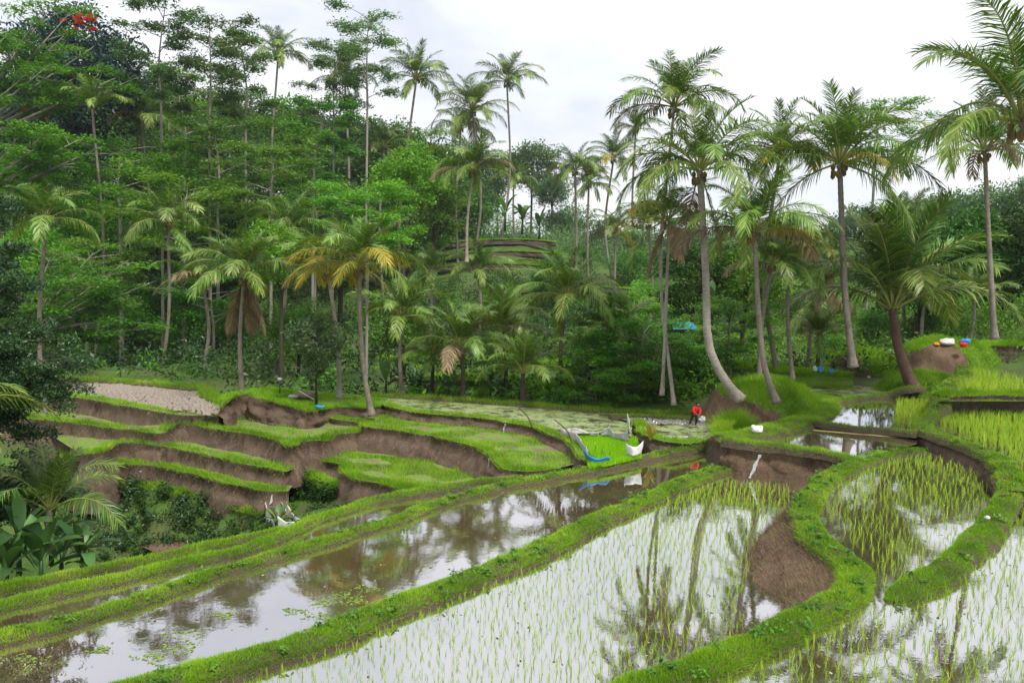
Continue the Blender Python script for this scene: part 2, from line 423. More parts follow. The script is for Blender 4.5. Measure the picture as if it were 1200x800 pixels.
CTRL += [gp(150, 87, 0.8), gp(50, 80, 1.0), gp(-100, 70, 2), gp(150, 100, 7), gp(150, 120, 16), gp(150, 150, 28),
        gp(300, 70, 0), gp(300, 85, 3), gp(300, 100, 8), gp(330, 115, 14), gp(300, 140, 24),
        gp(450, 69, 0.1), gp(450, 80, 2.6), gp(450, 95, 7), gp(450, 115, 13), gp(450, 145, 22),
        gp(600, 64, 0), gp(600, 73, 1.3), gp(600, 79, 2.9), gp(600, 86, 4.6), gp(600, 98, 10.2), gp(600, 103, 12.4), gp(600, 109, 15), gp(600, 116, 17), gp(600, 150, 20), gp(600, 190, 24),
        gp(750, 55, 0), gp(750, 65, 1), gp(750, 80, 3.2), gp(750, 100, 7.5), gp(750, 130, 11), gp(750, 180, 15),
        gw(930, 56, .9), gp(900, 66, 1.5), gp(900, 75, 2.3), gp(900, 95, 5.5), gp(900, 130, 11), gp(900, 180, 16),
        gw(1050, 56, .9), gw(1050, 66, 2.4), gp(1050, 79, 3.6), gp(1050, 95, 7.5), gp(1050, 130, 14), gp(1050, 180, 22),
        gw(1200, 54, 1.9), gw(1200, 64, 2.9), gw(1130, 58, 1.6), gw(1130, 66, 2.6), gp(1200, 79, 5.0), gp(1200, 95, 10), gp(1200, 130, 19), gp(1400, 60, 7), gp(1400, 90, 14),
        gp(-200, 70, 5), gp(-200, 110, 18), gp(-200, 150, 32)]
CTRL = np.array(CTRL, float)
def _fit():
    P = CTRL[:, :2]; n = len(P)
    K = np.linalg.norm(P[:, None] - P[None], axis=2)
    A = np.zeros((n + 1, n + 1)); A[:n, :n] = -K - 0.15 * np.eye(n) * -1; A[:n, n] = 1; A[n, :n] = 1
    b = np.concatenate([CTRL[:, 2], [0]])
    return np.linalg.solve(A, b)
_W = _fit()
def gz(X, Y):
    X = np.atleast_1d(np.asarray(X, float)); Y = np.atleast_1d(np.asarray(Y, float))
    s = X.shape; x = X.ravel(); y = Y.ravel()
    out = np.zeros(len(x))
    for i in range(0, len(x), 20000):
        q = np.hypot(x[i:i + 20000, None] - CTRL[None, :, 0], y[i:i + 20000, None] - CTRL[None, :, 1])
        out[i:i + 20000] = -q @ _W[:-1] + _W[-1]
    return np.clip(out, -9, 110).reshape(s)
def gz1(x, y): return float(gz(x, y)[0])
xs = np.concatenate([np.linspace(-480, -92, 50), np.arange(-90, 90.1, 0.9), np.linspace(92, 480, 50)])
ys = np.concatenate([np.linspace(-120, -12, 8), np.arange(-10, 120, 0.9), np.arange(120, 300, 2.0), np.linspace(303, 900, 50)])
XX, YY = np.meshgrid(xs, ys)
ZZ = gz(XX, YY)
bumpz = np.array([0.35 * noise.noise(Vector((x * 0.25, y * 0.25, 0))) + 0.12 * noise.noise(Vector((x * 0.9, y * 0.9, 3))) for x, y in zip(XX.ravel(), YY.ravel())]).reshape(XX.shape)
ZZ = ZZ + bumpz * np.where(YY > 18, 1, 0)
nx = len(xs); idx = np.arange(len(xs) * len(ys)).reshape(len(ys), nx)
Fq = np.stack([idx[:-1, :-1].ravel(), idx[:-1, 1:].ravel(), idx[1:, 1:].ravel(), idx[1:, :-1].ravel()], 1)
ground = mk('ground', np.stack([XX.ravel(), YY.ravel(), ZZ.ravel()], 1), Fq, M['hill'], smooth=True)
tag(ground, 'dark leafy valley floor and hillside under the forest', 'ground', kind='structure')

# ------------------------------------------------------------------ grass blades
def blade_arrays(P, U, h, w, bend=0.5, two=True, rng=RNG, rnd=None):
    n = len(P)
    a = rng.uniform(0, 2 * math.pi, n)
    side = np.stack([np.cos(a), np.sin(a), np.zeros(n)], 1)
    b = a + rng.uniform(0.6, 2.5, n)
    lean = np.stack([np.cos(b), np.sin(b), np.zeros(n)], 1) * (bend * rng.uniform(0.2, 1, n))[:, None]
    h = h[:, None]; w = w[:, None]
    tip = P + (U + lean) * h - np.array([0, 0, 1]) * (bend * bend * 0.35) * h
    if rnd is None: rnd = rng.random(n)
    if two:
        mid = P + (U * 0.55 + lean * 0.25) * h
        V = np.stack([P - side * w / 2, P + side * w / 2, mid - side * w * 0.42, mid + side * w * 0.42, tip], 1).reshape(-1, 3)
        o = np.arange(n)[:, None] * 5
        F = np.concatenate([o + [0, 1, 3], o + [0, 3, 2], o + [2, 3, 4]])
        return V, F, np.repeat(rnd, 5)
    V = np.stack([P - side * w / 2, P + side * w / 2, tip], 1).reshape(-1, 3)
    F = np.arange(n * 3).reshape(n, 3)
    return V, F, np.repeat(rnd, 3)
def patch_rnd(P, rng=RNG, sc=0.8, k=0.6):
    pn = np.array([noise.noise(Vector((p[0] * sc, p[1] * sc, p[2] * sc))) for p in P]) if len(P) < 60000 else np.sin(P[:, 0] * 1.7 + np.sin(P[:, 1] * 1.1)) * 0.4
    return np.clip(k * (0.5 + 0.85 * pn) + (1 - k) * rng.random(len(P)), 0, 1)
def grass_obj(name, P, U, D, h0, parent=None, label=None, bend=0.6, mat=None, wk=1.0):
    """blades whose width follows the distance, so that far ones still fill"""
    n = len(P)
    h = h0 * RNG.uniform(0.5, 1.25, n) * np.clip(1 + 0.75 * np.array([noise.noise(Vector((p[0] * 1.3, p[1] * 1.3, 5.0))) for p in P]), .35, 1.9)
    h = np.where(RNG.random(n) < .012, h * 2.0, h)
    w = np.clip(0.00055 * D, 0.010, 0.06) * RNG.uniform(0.7, 1.3, n) * wk
    V, F, r = blade_arrays(P, U, h, w, bend, True if np.median(D) < 32 else False, rnd=patch_rnd(P))
    o = mk(name, V, F, mat or M['grass'], parent, rnd=r)
    o['kind'] = 'stuff'
    if label: tag(o, label, 'grass', kind='stuff')
    return o
def dens(D):            # blades per square metre worth drawing at that distance
    return np.clip(6.5e5 / D ** 2, 90, 2300)

# ------------------------------------------------------------------ bunds (the grassy banks between fields)
def bund(name, pts, width, height, label, grass_h=0.12, step=0.25, soil='soil_wet', cover=None, dk=1.0, jitter=0.08, world=None, taper=False):
    C = world if world is not None else np.array([G(x, y, z) for x, y, z in pts])
    R = smooth_line(C, step, jitter, seed=len(name) + C[0][0])
    N = right_normals(R)
    n = len(R)
    T = np.array([-1.12, -1.0, -0.88, -0.68, -0.4, 0, 0.4, 0.68, 0.88, 1.0, 1.12])
    prof = -np.array([1.6, 1.05, 0.55, 0.16, 0.03, 0, 0.03, 0.16, 0.55, 1.05, 1.6]) * height
    wv = np.array([1 + 0.22 * nz(p, 0.5, 1) + 0.12 * nz(p, 1.7, 2) for p in R]) * width / 2
    if cover is None: cover = 0.98 if np.median(R[:, 1]) < 30 else 1.1
    if taper: wv *= np.clip(.25 + np.arange(n) * step / .7, 0, 1); R[:, 2] -= .12 * np.clip(1 - np.arange(n) * step / .8, 0, 1)
    k = len(T)
    V = np.zeros((n, k, 3))
    for j in range(k):
        V[:, j] = R + N * (wv * T[j])[:, None]
        V[:, j, 2] += prof[j]
    W = V.reshape(-1, 3)
    jit = np.array([(nz(p, 2.1, 3), nz(p, 2.1, 4), nz(p, 2.5, 5)) for p in W]) * np.array([0.06, 0.06, 0.035])
    W = W + jit
    i = np.arange(n - 1)[:, None]; j = np.arange(k - 1)[None]
    F = np.stack([(i * k + j), (i * k + j + 1), ((i + 1) * k + j + 1), ((i + 1) * k + j)], -1).reshape(-1, 4)
    F = F[:, ::-1]
    caps = [np.array([list(range(k))]), np.array([list(range((n - 1) * k + k - 1, (n - 1) * k - 1, -1))])]
    o = mk(name, W, [F] + caps, M[soil], smooth=True)
    tag(o, label, 'bund', kind='structure')
    seg = np.linalg.norm(np.diff(R, axis=0), axis=1)
    Dm = (R[:-1, 1] + R[1:, 1]) / 2
    cnt = seg * width * dens(Dm) * dk * 1.75
    tot = int(cnt.sum())
    si = RNG.choice(n - 1, tot, p=cnt / cnt.sum())
    u = RNG.random(tot)
    t = np.where(RNG.random(tot) < .62, RNG.uniform(-.85, .85, tot), np.where(RNG.random(tot) < .5, -1, 1) * RNG.uniform(.7, cover, tot))
    Vg = W.reshape(n, k, 3)
    jj = np.clip(np.searchsorted(T, t) - 1, 0, k - 2)
    f = (t - T[jj]) / (T[jj + 1] - T[jj])
    A = Vg[si, jj] * (1 - f)[:, None] + Vg[si, jj + 1] * f[:, None]
    B = Vg[si + 1, jj] * (1 - f)[:, None] + Vg[si + 1, jj + 1] * f[:, None]
    P = A * (1 - u)[:, None] + B * u[:, None]
    P[:, 2] -= 0.01
    U = np.array([0, 0, 1.0]) + N[si] * (np.sign(t) * np.abs(t) ** 2 * 1.1)[:, None]; U[:, 2] -= np.clip(np.abs(t) - .8, 0, 1) * 2.6
    U /= np.linalg.norm(U, axis=1)[:, None]
    bare = np.array([noise.noise(Vector((p[0] * .8, p[1] * .8, 21.0))) + .5 * noise.noise(Vector((p[0] * 2.9, p[1] * 2.9, 22.0))) for p in P])
    kp = (bare < .5) | (RNG.random(len(P)) < .4)
    P, U = P[kp], U[kp]
    grass_obj('grass', P, U, P[:, 1], grass_h, o)
    return R

BERM1 = [(-60, 868, .22), (60, 833, .22), (150, 806, .22), (233, 783, .22), (310, 762, .22), (383, 739, .22), (450, 712, .22), (500, 693, .22), (550, 674, .22), (600, 655, .22), (650, 633, .22), (700, 607, .22), (767, 578, .22), (800, 563, .22), (846, 546, .22)]
BC = [(-90, 765, -.05), (0, 744, -.05), (50, 733, -.05), (100, 720, -.05), (150, 704, -.05), (200, 688, -.05), (240, 673, -.05), (288, 659, -.05), (350, 641, -.05), (410, 623, -.05), (470, 604, -.05), (530, 583, -.05), (590, 567, 0), (650, 556, 0), (700, 546, 0.02), (760, 533, .05), (800, 525, .08), (846, 517, .1)]
BB = [(-90, 728, -.35), (0, 707, -.35), (100, 684, -.35), (200, 661, -.35), (240, 652, -.35), (271, 646, -.35), (321, 629, -.35), (355, 614, -.35), (370, 606, -.35), (389, 600, -.35), (420, 591, -.35), (440, 584, -.33), (500, 572, -.28), (560, 563, -.2), (612, 558, -.05)]
BA = [(-90, 706, -.65), (0, 688, -.65), (50, 678, -.65), (100, 667, -.65), (150, 658, -.65), (200, 648, -.62), (240, 639, -.58), (271, 632, -.52), (304, 625, -.45), (332, 619, -.4)]
B2 = [(640, 848, 1.05), (700, 823, 1.07), (760, 798, 1.1), (840, 767, 1.1), (902, 741, 1.1), (962, 709, 1.1), (995, 692, 1.1), (1003, 671, 1.1), (986, 650, 1.1), (961, 630, 1.1), (944, 608, 1.1), (945, 590, 1.1), (951, 576, 1.1), (964, 562, 1.1), (982, 551, 1.12), (1010, 537, 1.15), (1043, 528, 1.15), (1080, 526, 1.1)]
B3 = [(1040, 698, 1.04), (1066, 687, 1.08), (1100, 668, 1.12), (1133, 642, 1.15), (1164, 607, 1.22), (1180, 582, 1.4), (1185, 562, 1.6), (1182, 547, 1.7), (1165, 532, 1.7), (1135, 519, 1.7), (1103, 508, 1.7), (1081, 499, 1.72), (1090, 487, 1.85), (1103, 472, 2.3), (1104, 460, 2.6), (1116, 446, 2.7), (1130, 436, 2.75), (1128, 426, 2.8)]
def weeds(R, n, w, label, seed):
    rg = np.random.default_rng(seed); i = rg.integers(0, len(R), n)
    C = R[i] + right_normals(R)[i] * (rg.uniform(-.45, .45, n) * w)[:, None]; C[:, 2] += .02
    k = 26; b_ = np.repeat(np.arange(n), k); rad = rg.uniform(.06, .2, n)
    P = C[b_] + rg.normal(0, 1, (len(b_), 3)) * rad[b_][:, None] * np.array([.6, .6, .3]) + [0, 0, .05]
    a_ = rg.uniform(0, 6.28, len(b_)); s = rg.uniform(.03, .075, len(b_))[:, None]
    T = np.stack([np.cos(a_), np.sin(a_), rg.normal(.2, .4, len(b_))], 1); B = np.stack([-np.sin(a_), np.cos(a_), rg.normal(0, .3, len(b_))], 1)
    V = np.stack([P - T * s, P + B * s * .5, P + T * s, P - B * s * .5], 1).reshape(-1, 3)
    tag(mk('weeds', V, np.arange(len(V)).reshape(-1, 4), M['leaf_mid'], rnd=np.repeat(np.clip(rg.random(n)[b_] * .6 + .4 * rg.random(len(b_)), 0, 1), 4)), label, 'weeds', kind='stuff')
R_1 = bund('earth_bund', BERM1, 1.0, 0.18, 'wide grassy bund running diagonally between the bare pond and the rice field in front', 0.105)
R_c = bund('earth_bund', BC, 0.78, 0.17, 'long grassy bund along the far side of the big bare pond', 0.105)
R_b = bund('earth_bund', BB, 0.75, 0.18, 'grassy bund between the two narrow water strips at the ravine', 0.12)
R_a = bund('earth_bund', BA, 0.74, 0.17, 'outermost low grassy bund along the ravine edge', 0.12)
R_2 = bund('earth_bund', B2, 0.96, 0.2, 'S-shaped grassy bund winding up from the bottom edge between two rice fields', 0.09, dk=1.15)
R_3 = bund('earth_bund', B3, 0.96, 0.2, 'curving grassy bund round the right side of the teardrop rice field', 0.085, dk=1.1, taper=True)
weeds(R_1, 80, .9, 'low broad-leaved weeds on the diagonal bund', 1)
weeds(R_2, 75, .9, 'low broad-leaved weeds on the S-shaped bund', 2)
weeds(R_3, 45, .9, 'low broad-leaved weeds on the right curving bund', 3)
weeds(R_c, 70, .7, 'low broad-leaved weeds on the bund beyond the bare pond', 4)
GL = [(849, 511, 1.4), (885, 505, 1.42), (915, 498, 1.45), (945, 488, 1.5), (964, 479, 1.5), (966, 468, 1.5), (972, 461, 1.5)]
GF = [(848, 513, 1.4), (884, 518, 1.38), (921, 522, 1.36), (955, 526, 1.34), (988, 533, 1.25), (1006, 539, 1.18)]
GM = [(940, 489, 1.5), (960, 493, 1.5), (1001, 499, 1.5), (1040, 502, 1.5), (1076, 505, 1.6)]
GB = [(966, 472, 1.5), (985, 468, 1.5), (1001, 465, 1.5), (1035, 461, 1.55), (1058, 455, 1.9), (1080, 452, 2.0)]
R_gl = bund('earth_bund', GL, 1.7, 0.2, 'broad grassy bund climbing past the mound beside the small ponds', 0.16)
R_gf = bund('earth_bund', GF, 0.9, 0.2, 'grass-topped bund on the brown bank below the small square pond', 0.18)
R_gm = bund('earth_bund', GM, 0.6, 0.18, 'straight narrow bund between the two small ponds', 0.14)
R_gb = bund('earth_bund', GB, 0.7, 0.18, 'low bund behind the rice pond leading to the stout palm', 0.16)

# ------------------------------------------------------------------ sheets of water and mud
def sheet(name, P, z, mat, label, cat='water'):
    P = np.array([(p[0], p[1], z) for p in P])
    tri = tessellate_polygon([[Vector(p) for p in P]])
    o = mk(name, P, np.array(tri), mat)
    m = o.data
    if m.polygons[0].normal.z < 0:
        m.flip_normals()
    tag(o, label, cat, kind='structure')
    return P
def W(pts, z): return np.array([G(x, y, z) for x, y in pts])
zC, zB, zA1, zA2, zD, zG, zG2, zF, zH, zJR, zJL = 0.0, -0.2, -0.5, -0.8, 0.9, 1.18, 1.3, 1.52, 2.45, 0.45, 0.35
def xy(R): return np.asarray(R)[:, :2]
pC = sheet('paddy_water', np.vstack([xy(R_1), xy(W([(880, 552), (960, 560)], 0)), xy(R_2[int(len(R_2) * .30):int(len(R_2) * .75)])[::-1], [(5, 11), (-11, 10)]]), zC, M['water_clear'], 'shallow water of the large rice field in front of the diagonal bund')
pB = sheet('pond_water', np.vstack([xy(R_c), [(11.4, 42)], xy(R_1)[::-1]]), zB, M['water'], 'large bare pond reflecting palms and cloudy sky')
pA1 = sheet('strip_water', np.vstack([xy(R_b), xy(R_c[:int(len(R_c) * .72)])[::-1]]), zA1, M['water'], 'narrow muddy water strip beyond the bare pond')
pA2 = sheet('strip_water', np.vstack([xy(R_a), xy(R_b[:int(len(R_b) * .62)])[::-1]]), zA2, M['water'], 'thinnest muddy water strip beside the ravine')
i2 = int(np.argmin(np.linalg.norm(R_2 - G(1003, 671, 1.1), axis=1)))
j3 = int(np.argmin(np.linalg.norm(R_3 - G(1081, 499, 1.72), axis=1)))
pD = sheet('paddy_water', np.vstack([xy(R_2[i2:]), xy(W([(1090, 500)], zD)), xy(R_3[:j3])[::-1]]), zD, M['water_clear'], 'shallow water of the teardrop rice field inside the curving bunds')
j3b = int(np.argmin(np.linalg.norm(R_3 - G(1180, 582, 1.4), axis=1)))
pE = sheet('paddy_water', np.vstack([xy(R_2[:i2 + 1]), [G(1012, 676, zD)[:2], G(1040, 678, zD)[:2]], xy(R_3[:j3b]), [(19, 30.2), (30, 26), (30, 10), (4, 10)]]), zD - 0.002, M['water_clear'], 'shallow water of the rice field in the near right corner')
pF = sheet('paddy_water', np.vstack([W([(1079, 495), (1100, 476), (1400, 478)], zF)[:, :2], [(36, 29)], xy(R_3[j3b + 2:j3])]), zF, M['water_clear'], 'shallow water of the bright rice terrace at the right edge')
pG = sheet('pond_water', np.vstack([xy(R_gl[:int(len(R_gl) * .6)]), xy(R_gm), xy(W([(1075, 520)], zG)), xy(R_gf)[::-1]]), zG, M['water'], 'small square pond with a yellowish rim')
pG2 = sheet('paddy_water', np.vstack([xy(R_gl[int(len(R_gl) * .55):]), xy(R_gb), xy(W([(1110, 468), (1092, 490)], zG2)), xy(R_gm)[::-1]]), zG2, M['water_clear'], 'small half-planted pond mirroring white sky below the stout palm')
pG3 = sheet('pond_water', W([(905, 449), (1000, 452), (1045, 452), (1040, 462), (1000, 467), (965, 474), (940, 468)], 1.38), 1.38, M['water_scum'], 'farthest small scummy pond beyond the mound')
pH = sheet('paddy_water', W([(1100, 470), (1118, 447), (1127, 428), (1300, 424), (1360, 470)], zH), zH, M['water_clear'], 'shallow water of the upper rice terrace at the right edge')

# ------------------------------------------------------------------ banks: a lip, and the earth face below it
def bank(name, lip, base, label, batter=0.3, side=1, world=None, soil='soil', rows=13, jitter=0.18, grass_lip=0.0, step=0.3, cat='bank', lip_w=0.55, gh=0.16, rough=0.16, bulge=None, parent=None, R=None, stub=1.0, stubup=False):
    if R is None:
        C = world if world is not None else np.array([G(x, y, z) for x, y, z in lip])
        R = smooth_line(C, step, jitter, seed=C[0][1])
    N = right_normals(R) * side
    n = len(R)
    bz = np.interp(np.linspace(0, 1, n), np.linspace(0, 1, len(base)), base) if hasattr(base, '__len__') else np.full(n, base)
    bt = np.interp(np.linspace(0, 1, n), np.linspace(0, 1, len(batter)), batter) if hasattr(batter, '__len__') else np.full(n, batter)
    V = np.zeros((n, rows, 3))
    for j in range(rows):
        q = j / (rows - 1)
        dep = (R[:, 2] - bz) * q
        off = bt * dep - 0.16 * math.sin(math.pi * min(1, q * 2.2)) * (q < 0.46)
        if bulge is not None: off = off + bulge * math.sin(math.pi * q) * (R[:, 2] - bz)
        V[:, j] = R + N * off[:, None]
        V[:, j, 2] = R[:, 2] - dep
    X = V.reshape(-1, 3)
    d = np.array([rough * (nz(p * np.array([1, 1, .55]), 0.9, 6) * 1.4 + 0.7 * nz(p, 2.6, 7) + 0.45 * nz(p, 6.5, 8)) for p in X]) * np.tile(np.clip(np.linspace(0, 1, rows) * 5, 0, 1), n)
    X = X + np.repeat(N, rows, axis=0) * d[:, None]
    i = np.arange(n - 1)[:, None]; j = np.arange(rows - 1)[None]
    F = np.stack([i * rows + j, i * rows + j + 1, (i + 1) * rows + j + 1, (i + 1) * rows + j], -1).reshape(-1, 4)
    if side < 0: F = F[:, ::-1]
    o = mk(name, X, F, M[soil], parent, smooth=True)
    if parent is None: tag(o, label, cat, kind='structure')
    # roots, stubble and small weeds on the face
    FX = X.reshape(n, rows, 3)
    ar = np.linalg.norm(np.diff(R, axis=0), axis=1)
    Dm0 = R[:-1, 1]
    c0 = ar * np.minimum(R[:-1, 2] - bz[:-1], 2.2) * np.clip(1.1e5 / Dm0 ** 2, 22, 140) * stub
    t0 = int(c0.sum())
    if t0 > 20:
        si = RNG.choice(n - 1, t0, p=c0 / c0.sum()); jf = RNG.random(t0) ** 1.2 * (rows - 1.01); j0 = jf.astype(int); u = (jf - j0)[:, None]; v = RNG.random(t0)[:, None]
        P = (FX[si, j0] * (1 - u) + FX[si, j0 + 1] * u) * (1 - v) + (FX[si + 1, j0] * (1 - u) + FX[si + 1, j0 + 1] * u) * v
        kk = (N[si] * RNG.uniform(.3, .9, (t0, 1)) + np.stack([RNG.normal(0, .3, t0), RNG.normal(0, .3, t0), RNG.normal(-.55, .5, t0)], 1)); kk /= np.linalg.norm(kk, axis=1)[:, None]
        if stubup: kk = N[si] * .45 + np.array([0, 0, .7]) + RNG.normal(0, .25, (t0, 3))
        pr = np.clip(RNG.beta(2.0, 1.5, t0) + (.28 * np.array([nz(q, .9, 31) for q in P]) if stubup else 0), 0, 1)
        Vb, Fb, rb = blade_arrays(P - N[si] * .02, kk, RNG.uniform(.10, .32, t0), np.clip(.0006 * P[:, 1], .012, .035) * RNG.uniform(.6, 1.4, t0), .5, False, rnd=pr)
        st = mk('roots', Vb, Fb, M['straw'], o, rnd=rb); st['kind'] = 'stuff'
    if grass_lip:
        seg = np.linalg.norm(np.diff(R, axis=0), axis=1)
        Dm = R[:-1, 1]
        cnt = seg * lip_w * dens(Dm) * grass_lip
        tot = int(cnt.sum())
        si = RNG.choice(n - 1, tot, p=cnt / cnt.sum()); u = RNG.random(tot)
        t = RNG.uniform(-1, 0.18, tot)
        P = R[si] * (1 - u)[:, None] + R[si + 1] * u[:, None] + N[si] * (t * lip_w)[:, None]
        P[:, 2] += 0.02 - np.clip(t, 0, 1) * 0.5
        U = np.array([0, 0, 1.0]) + N[si] * (np.clip(t + 0.35, 0, 1) * 1.6)[:, None]
        U /= np.linalg.norm(U, axis=1)[:, None]
        grass_obj('grass', P, U, P[:, 1], gh, o)
    return R, N, X.reshape(n, rows, 3)
def scatter_poly(poly, n):
    poly = np.asarray(poly)
    lo, hi = poly[:, :2].min(0), poly[:, :2].max(0)
    X = RNG.uniform(lo[0], hi[0], n); Y = RNG.uniform(lo[1], hi[1], n)
    m = inside(poly, X, Y)
    return X[m], Y[m], (hi[0] - lo[0]) * (hi[1] - lo[1])
def plate(name, lip, back, base, label, mat='terrace_top', batter=0.25, soil='soil', green=0.0, gh=0.26, lipd=1.6, lip_w=0.6, world=False, **kw):
    """one terrace: floor, lip with grass, earth face below the lip"""
    Cl = np.array(lip, float) if world else np.array([G(x, y, z) for x, y, z in lip])
    Cb = np.array(back, float) if world else np.array([G(x, y, z) for x, y, z in back])
    R = smooth_line(Cl, kw.get('step', 0.3), kw.pop('jitter', 0.18), seed=Cl[0][1])
    poly = np.vstack([R, Cb])
    tri = tessellate_polygon([[Vector((p[0], p[1], 0)) for p in poly]])
    o = mk(name, poly, np.array(tri), M[mat])
    if o.data.polygons[0].normal.z < 0: o.data.flip_normals()
    tag(o, label, 'terrace', kind='structure')
    bank('earth_face', None, base, None, batter, 1, None, soil, grass_lip=lipd, lip_w=lip_w, gh=gh, parent=o, R=R, **kw)
    if green:
        x, y, area = scatter_poly(poly, 1)
        lo, hi = poly[:, :2].min(0), poly[:, :2].max(0)
        Dm = poly[:, 1].mean()
        n = int(min(60000, (hi[0] - lo[0]) * (hi[1] - lo[1]) * dens(Dm) * green))
        x, y, _ = scatter_poly(poly, n)
        msk = np.array([noise.noise(Vector((a * 0.5, b * 0.5, 9.0))) for a, b in zip(x, y)]) > -0.12
        x, y = x[msk], y[msk]
        # height of the floor by nearest lip z
        zz = np.interp(x, *zip(*sorted(zip(poly[:, 0], poly[:, 2])))) if np.ptp(poly[:, 2]) > 0.02 else np.full(len(x), poly[0, 2])
        P = np.stack([x, y, zz], 1)
        U = np.tile([0, 0, 1.0], (len(P), 1))
        grass_obj('grass', P, U, P[:, 1], gh * 0.8, o)
    return poly

# ------------------------------------------------------------------ banks of the right-hand fields
i_a = int(np.argmin(np.linalg.norm(R_2 - G(760, 798, 1.1), axis=1)))
def offs(R, d): return R + right_normals(R) * d
Rw = offs(R_2[i_a:], -0.36); Rw = Rw.copy(); Rw[:, 2] -= 0.10
bank('earth_bank', None, -0.5, 'brown bulging earth bank under the S-shaped bund above the rice', batter=[0.15, 0.3, 0.5, 1.15, 1.5, 1.2, 0.5, 0.3, 0.3, 0.3, 0.3, 0.3], side=-1, world=Rw[::2], soil='soil_red', jitter=0.0, rough=0.16, bulge=0.12, stub=4.0, stubup=True)
Rw = offs(R_gf, 0.34).copy(); Rw[:, 2] -= 0.12
bank('earth_bank', None, -0.5, 'steep brown bank below the small square pond with a thin spill of water', batter=0.12, side=1, world=Rw, soil='soil_red', jitter=0.05, rough=0.24, stub=3.0, stubup=True)
Rw = np.array([G(849, 519, 1.25), (10.0, 41, 1.2), (10.7, 44, 1.1), (12, 47, 1.0)])
bank('earth_bank', None, -0.6, 'short earth bank at the right end of the bare pond', batter=0.2, side=-1, world=Rw, soil='soil_wet', jitter=0.1, grass_lip=1.5, lip_w=0.9, gh=0.22)
ja = int(np.argmin(np.linalg.norm(R_3 - G(1172, 595, 1.3), axis=1))); jb = int(np.argmin(np.linalg.norm(R_3 - G(1079, 499, 1.7), axis=1)))
Rw = offs(R_3[ja:jb], -0.40).copy(); Rw[:, 2] -= 0.12
bank('earth_bank', None, 0.6, 'brown curved bank facing the teardrop rice field', batter=0.12, side=-1, world=Rw, soil='soil', jitter=0.0, rough=0.08)
Rw = np.array([G(1186, 560, 1.65), (19.5, 30.3, 1.65), (23, 29, 1.65), (32, 28, 1.65)])
bank('earth_bank', None, 0.5, 'earth bank at the right edge under the bright rice terrace', batter=0.2, side=1, world=Rw, soil='soil_wet', grass_lip=1.0, lip_w=0.9)
Rw = np.array([G(1100, 464, 2.55), G(1125, 463, 2.6), G(1160, 462, 2.6), G(1200, 463, 2.6), G(1290, 464, 2.6)])
bank('earth_bank', None, 1.2, 'dark brown bank between the two right-edge rice terraces', batter=0.15, side=1, world=Rw, soil='soil_wet', grass_lip=3.0, lip_w=0.8, gh=0.3, stub=2.5, stubup=True)
plate('upper_terrace', [(1146, 409, 4.0), (1160, 405, 4.1), (1200, 405, 4.1), (1300, 404, 4.1)], [(1300, 398, 4.3), (1180, 397, 4.3), (1140, 400, 4.3)], 2.2, 'grassy top terrace with a dark hedge-like bank at the right edge', mat='turf', soil='soil_wet', green=4.0, gh=0.4, lipd=3.0, lip_w=1.0)

# ------------------------------------------------------------------ terraces across the middle and left
plate('person_field', [(742, 493, .5), (747, 501, .48), (755, 509, .46), (770, 515, .44), (792, 518.5, .4), (806, 519.5, .3), (830, 516, .25)],
      [(870, 512, .45), (905, 500, .45), (905, 491, .45), (800, 486.5, .45), (700, 483.5, .45), (735, 488, .45)], -0.3,
      'wet field of pale weedy mud where the person works', mat='water_scum', gh=0.25, batter=0.2)
sheet('wet_mud', W([(715, 487.5), (800, 489), (880, 494), (878, 501), (840, 500.5), (810, 497.5), (760, 496), (738, 494)], 0.462), 0.472, M['water_mud'], 'freshly worked strip of shiny grey mud behind the person', 'mud')
plate('weedy_field', [(446, 473, .35), (452, 475, .35), (481, 482, .35), (506, 485, .35), (549, 488.5, .35), (580, 492, .35), (594, 495, .35), (624, 500, .35), (644, 508, .35), (661, 515, .35), (670, 522, .35), (679, 536, .3), (690, 541, .2)],
      [(688, 535, .3), (676, 508, .35), (705, 507, .35), (740, 511, .35), (742, 484, .35), (690, 478.5, .35), (560, 470.5, .35), (455, 464.5, .35), (425, 468, .35)], [-0.5, -0.6, -0.6, -0.7], 'long curved terrace field covered with floating green weed', mat='water_scum', batter=0.3, gh=0.22)
bund('earth_bund', [(425, 463, .5), (455, 462.5, .5), (500, 465, .5), (560, 469, .5), (640, 475, .5), (700, 479.5, .52), (760, 482.5, .56), (850, 486, .65), (905, 489.5, .75)], 1.0, 0.25, 'thin green bund along the forest edge behind the weedy fields', 0.25)
bund('earth_bund', [(715, 486, .62), (780, 487.5, .62), (820, 489.5, .64), (850, 491, .66), (872, 490, .7)], 0.7, 0.2, 'short grassy bund just behind the person in red', 0.18)
# nursery bed
nur = W([(670, 501), (700, 503), (736, 508), (746, 516), (752, 537), (712, 546), (690, 549), (682, 530)], 0.05)
sheet('nursery_bed', nur, 0.05, M['turf'], 'plot of densely sown bright green rice seedlings', 'seedbed')
x, y, _ = scatter_poly(nur, 60000)
P = np.stack([x, y, np.full(len(x), 0.05)], 1)
V, F, r = blade_arrays(P, np.tile([0, 0, 1.0], (len(P), 1)), RNG.uniform(.08, .3, len(P)), RNG.uniform(.02, .04, len(P)), 0.5, False, rnd=patch_rnd(P, sc=0.4))
tag(mk('rice_seedlings', V, F, M['nursery'], rnd=r), 'dense bright green rice seedlings in the fenced nursery plot', 'seedlings', kind='stuff')

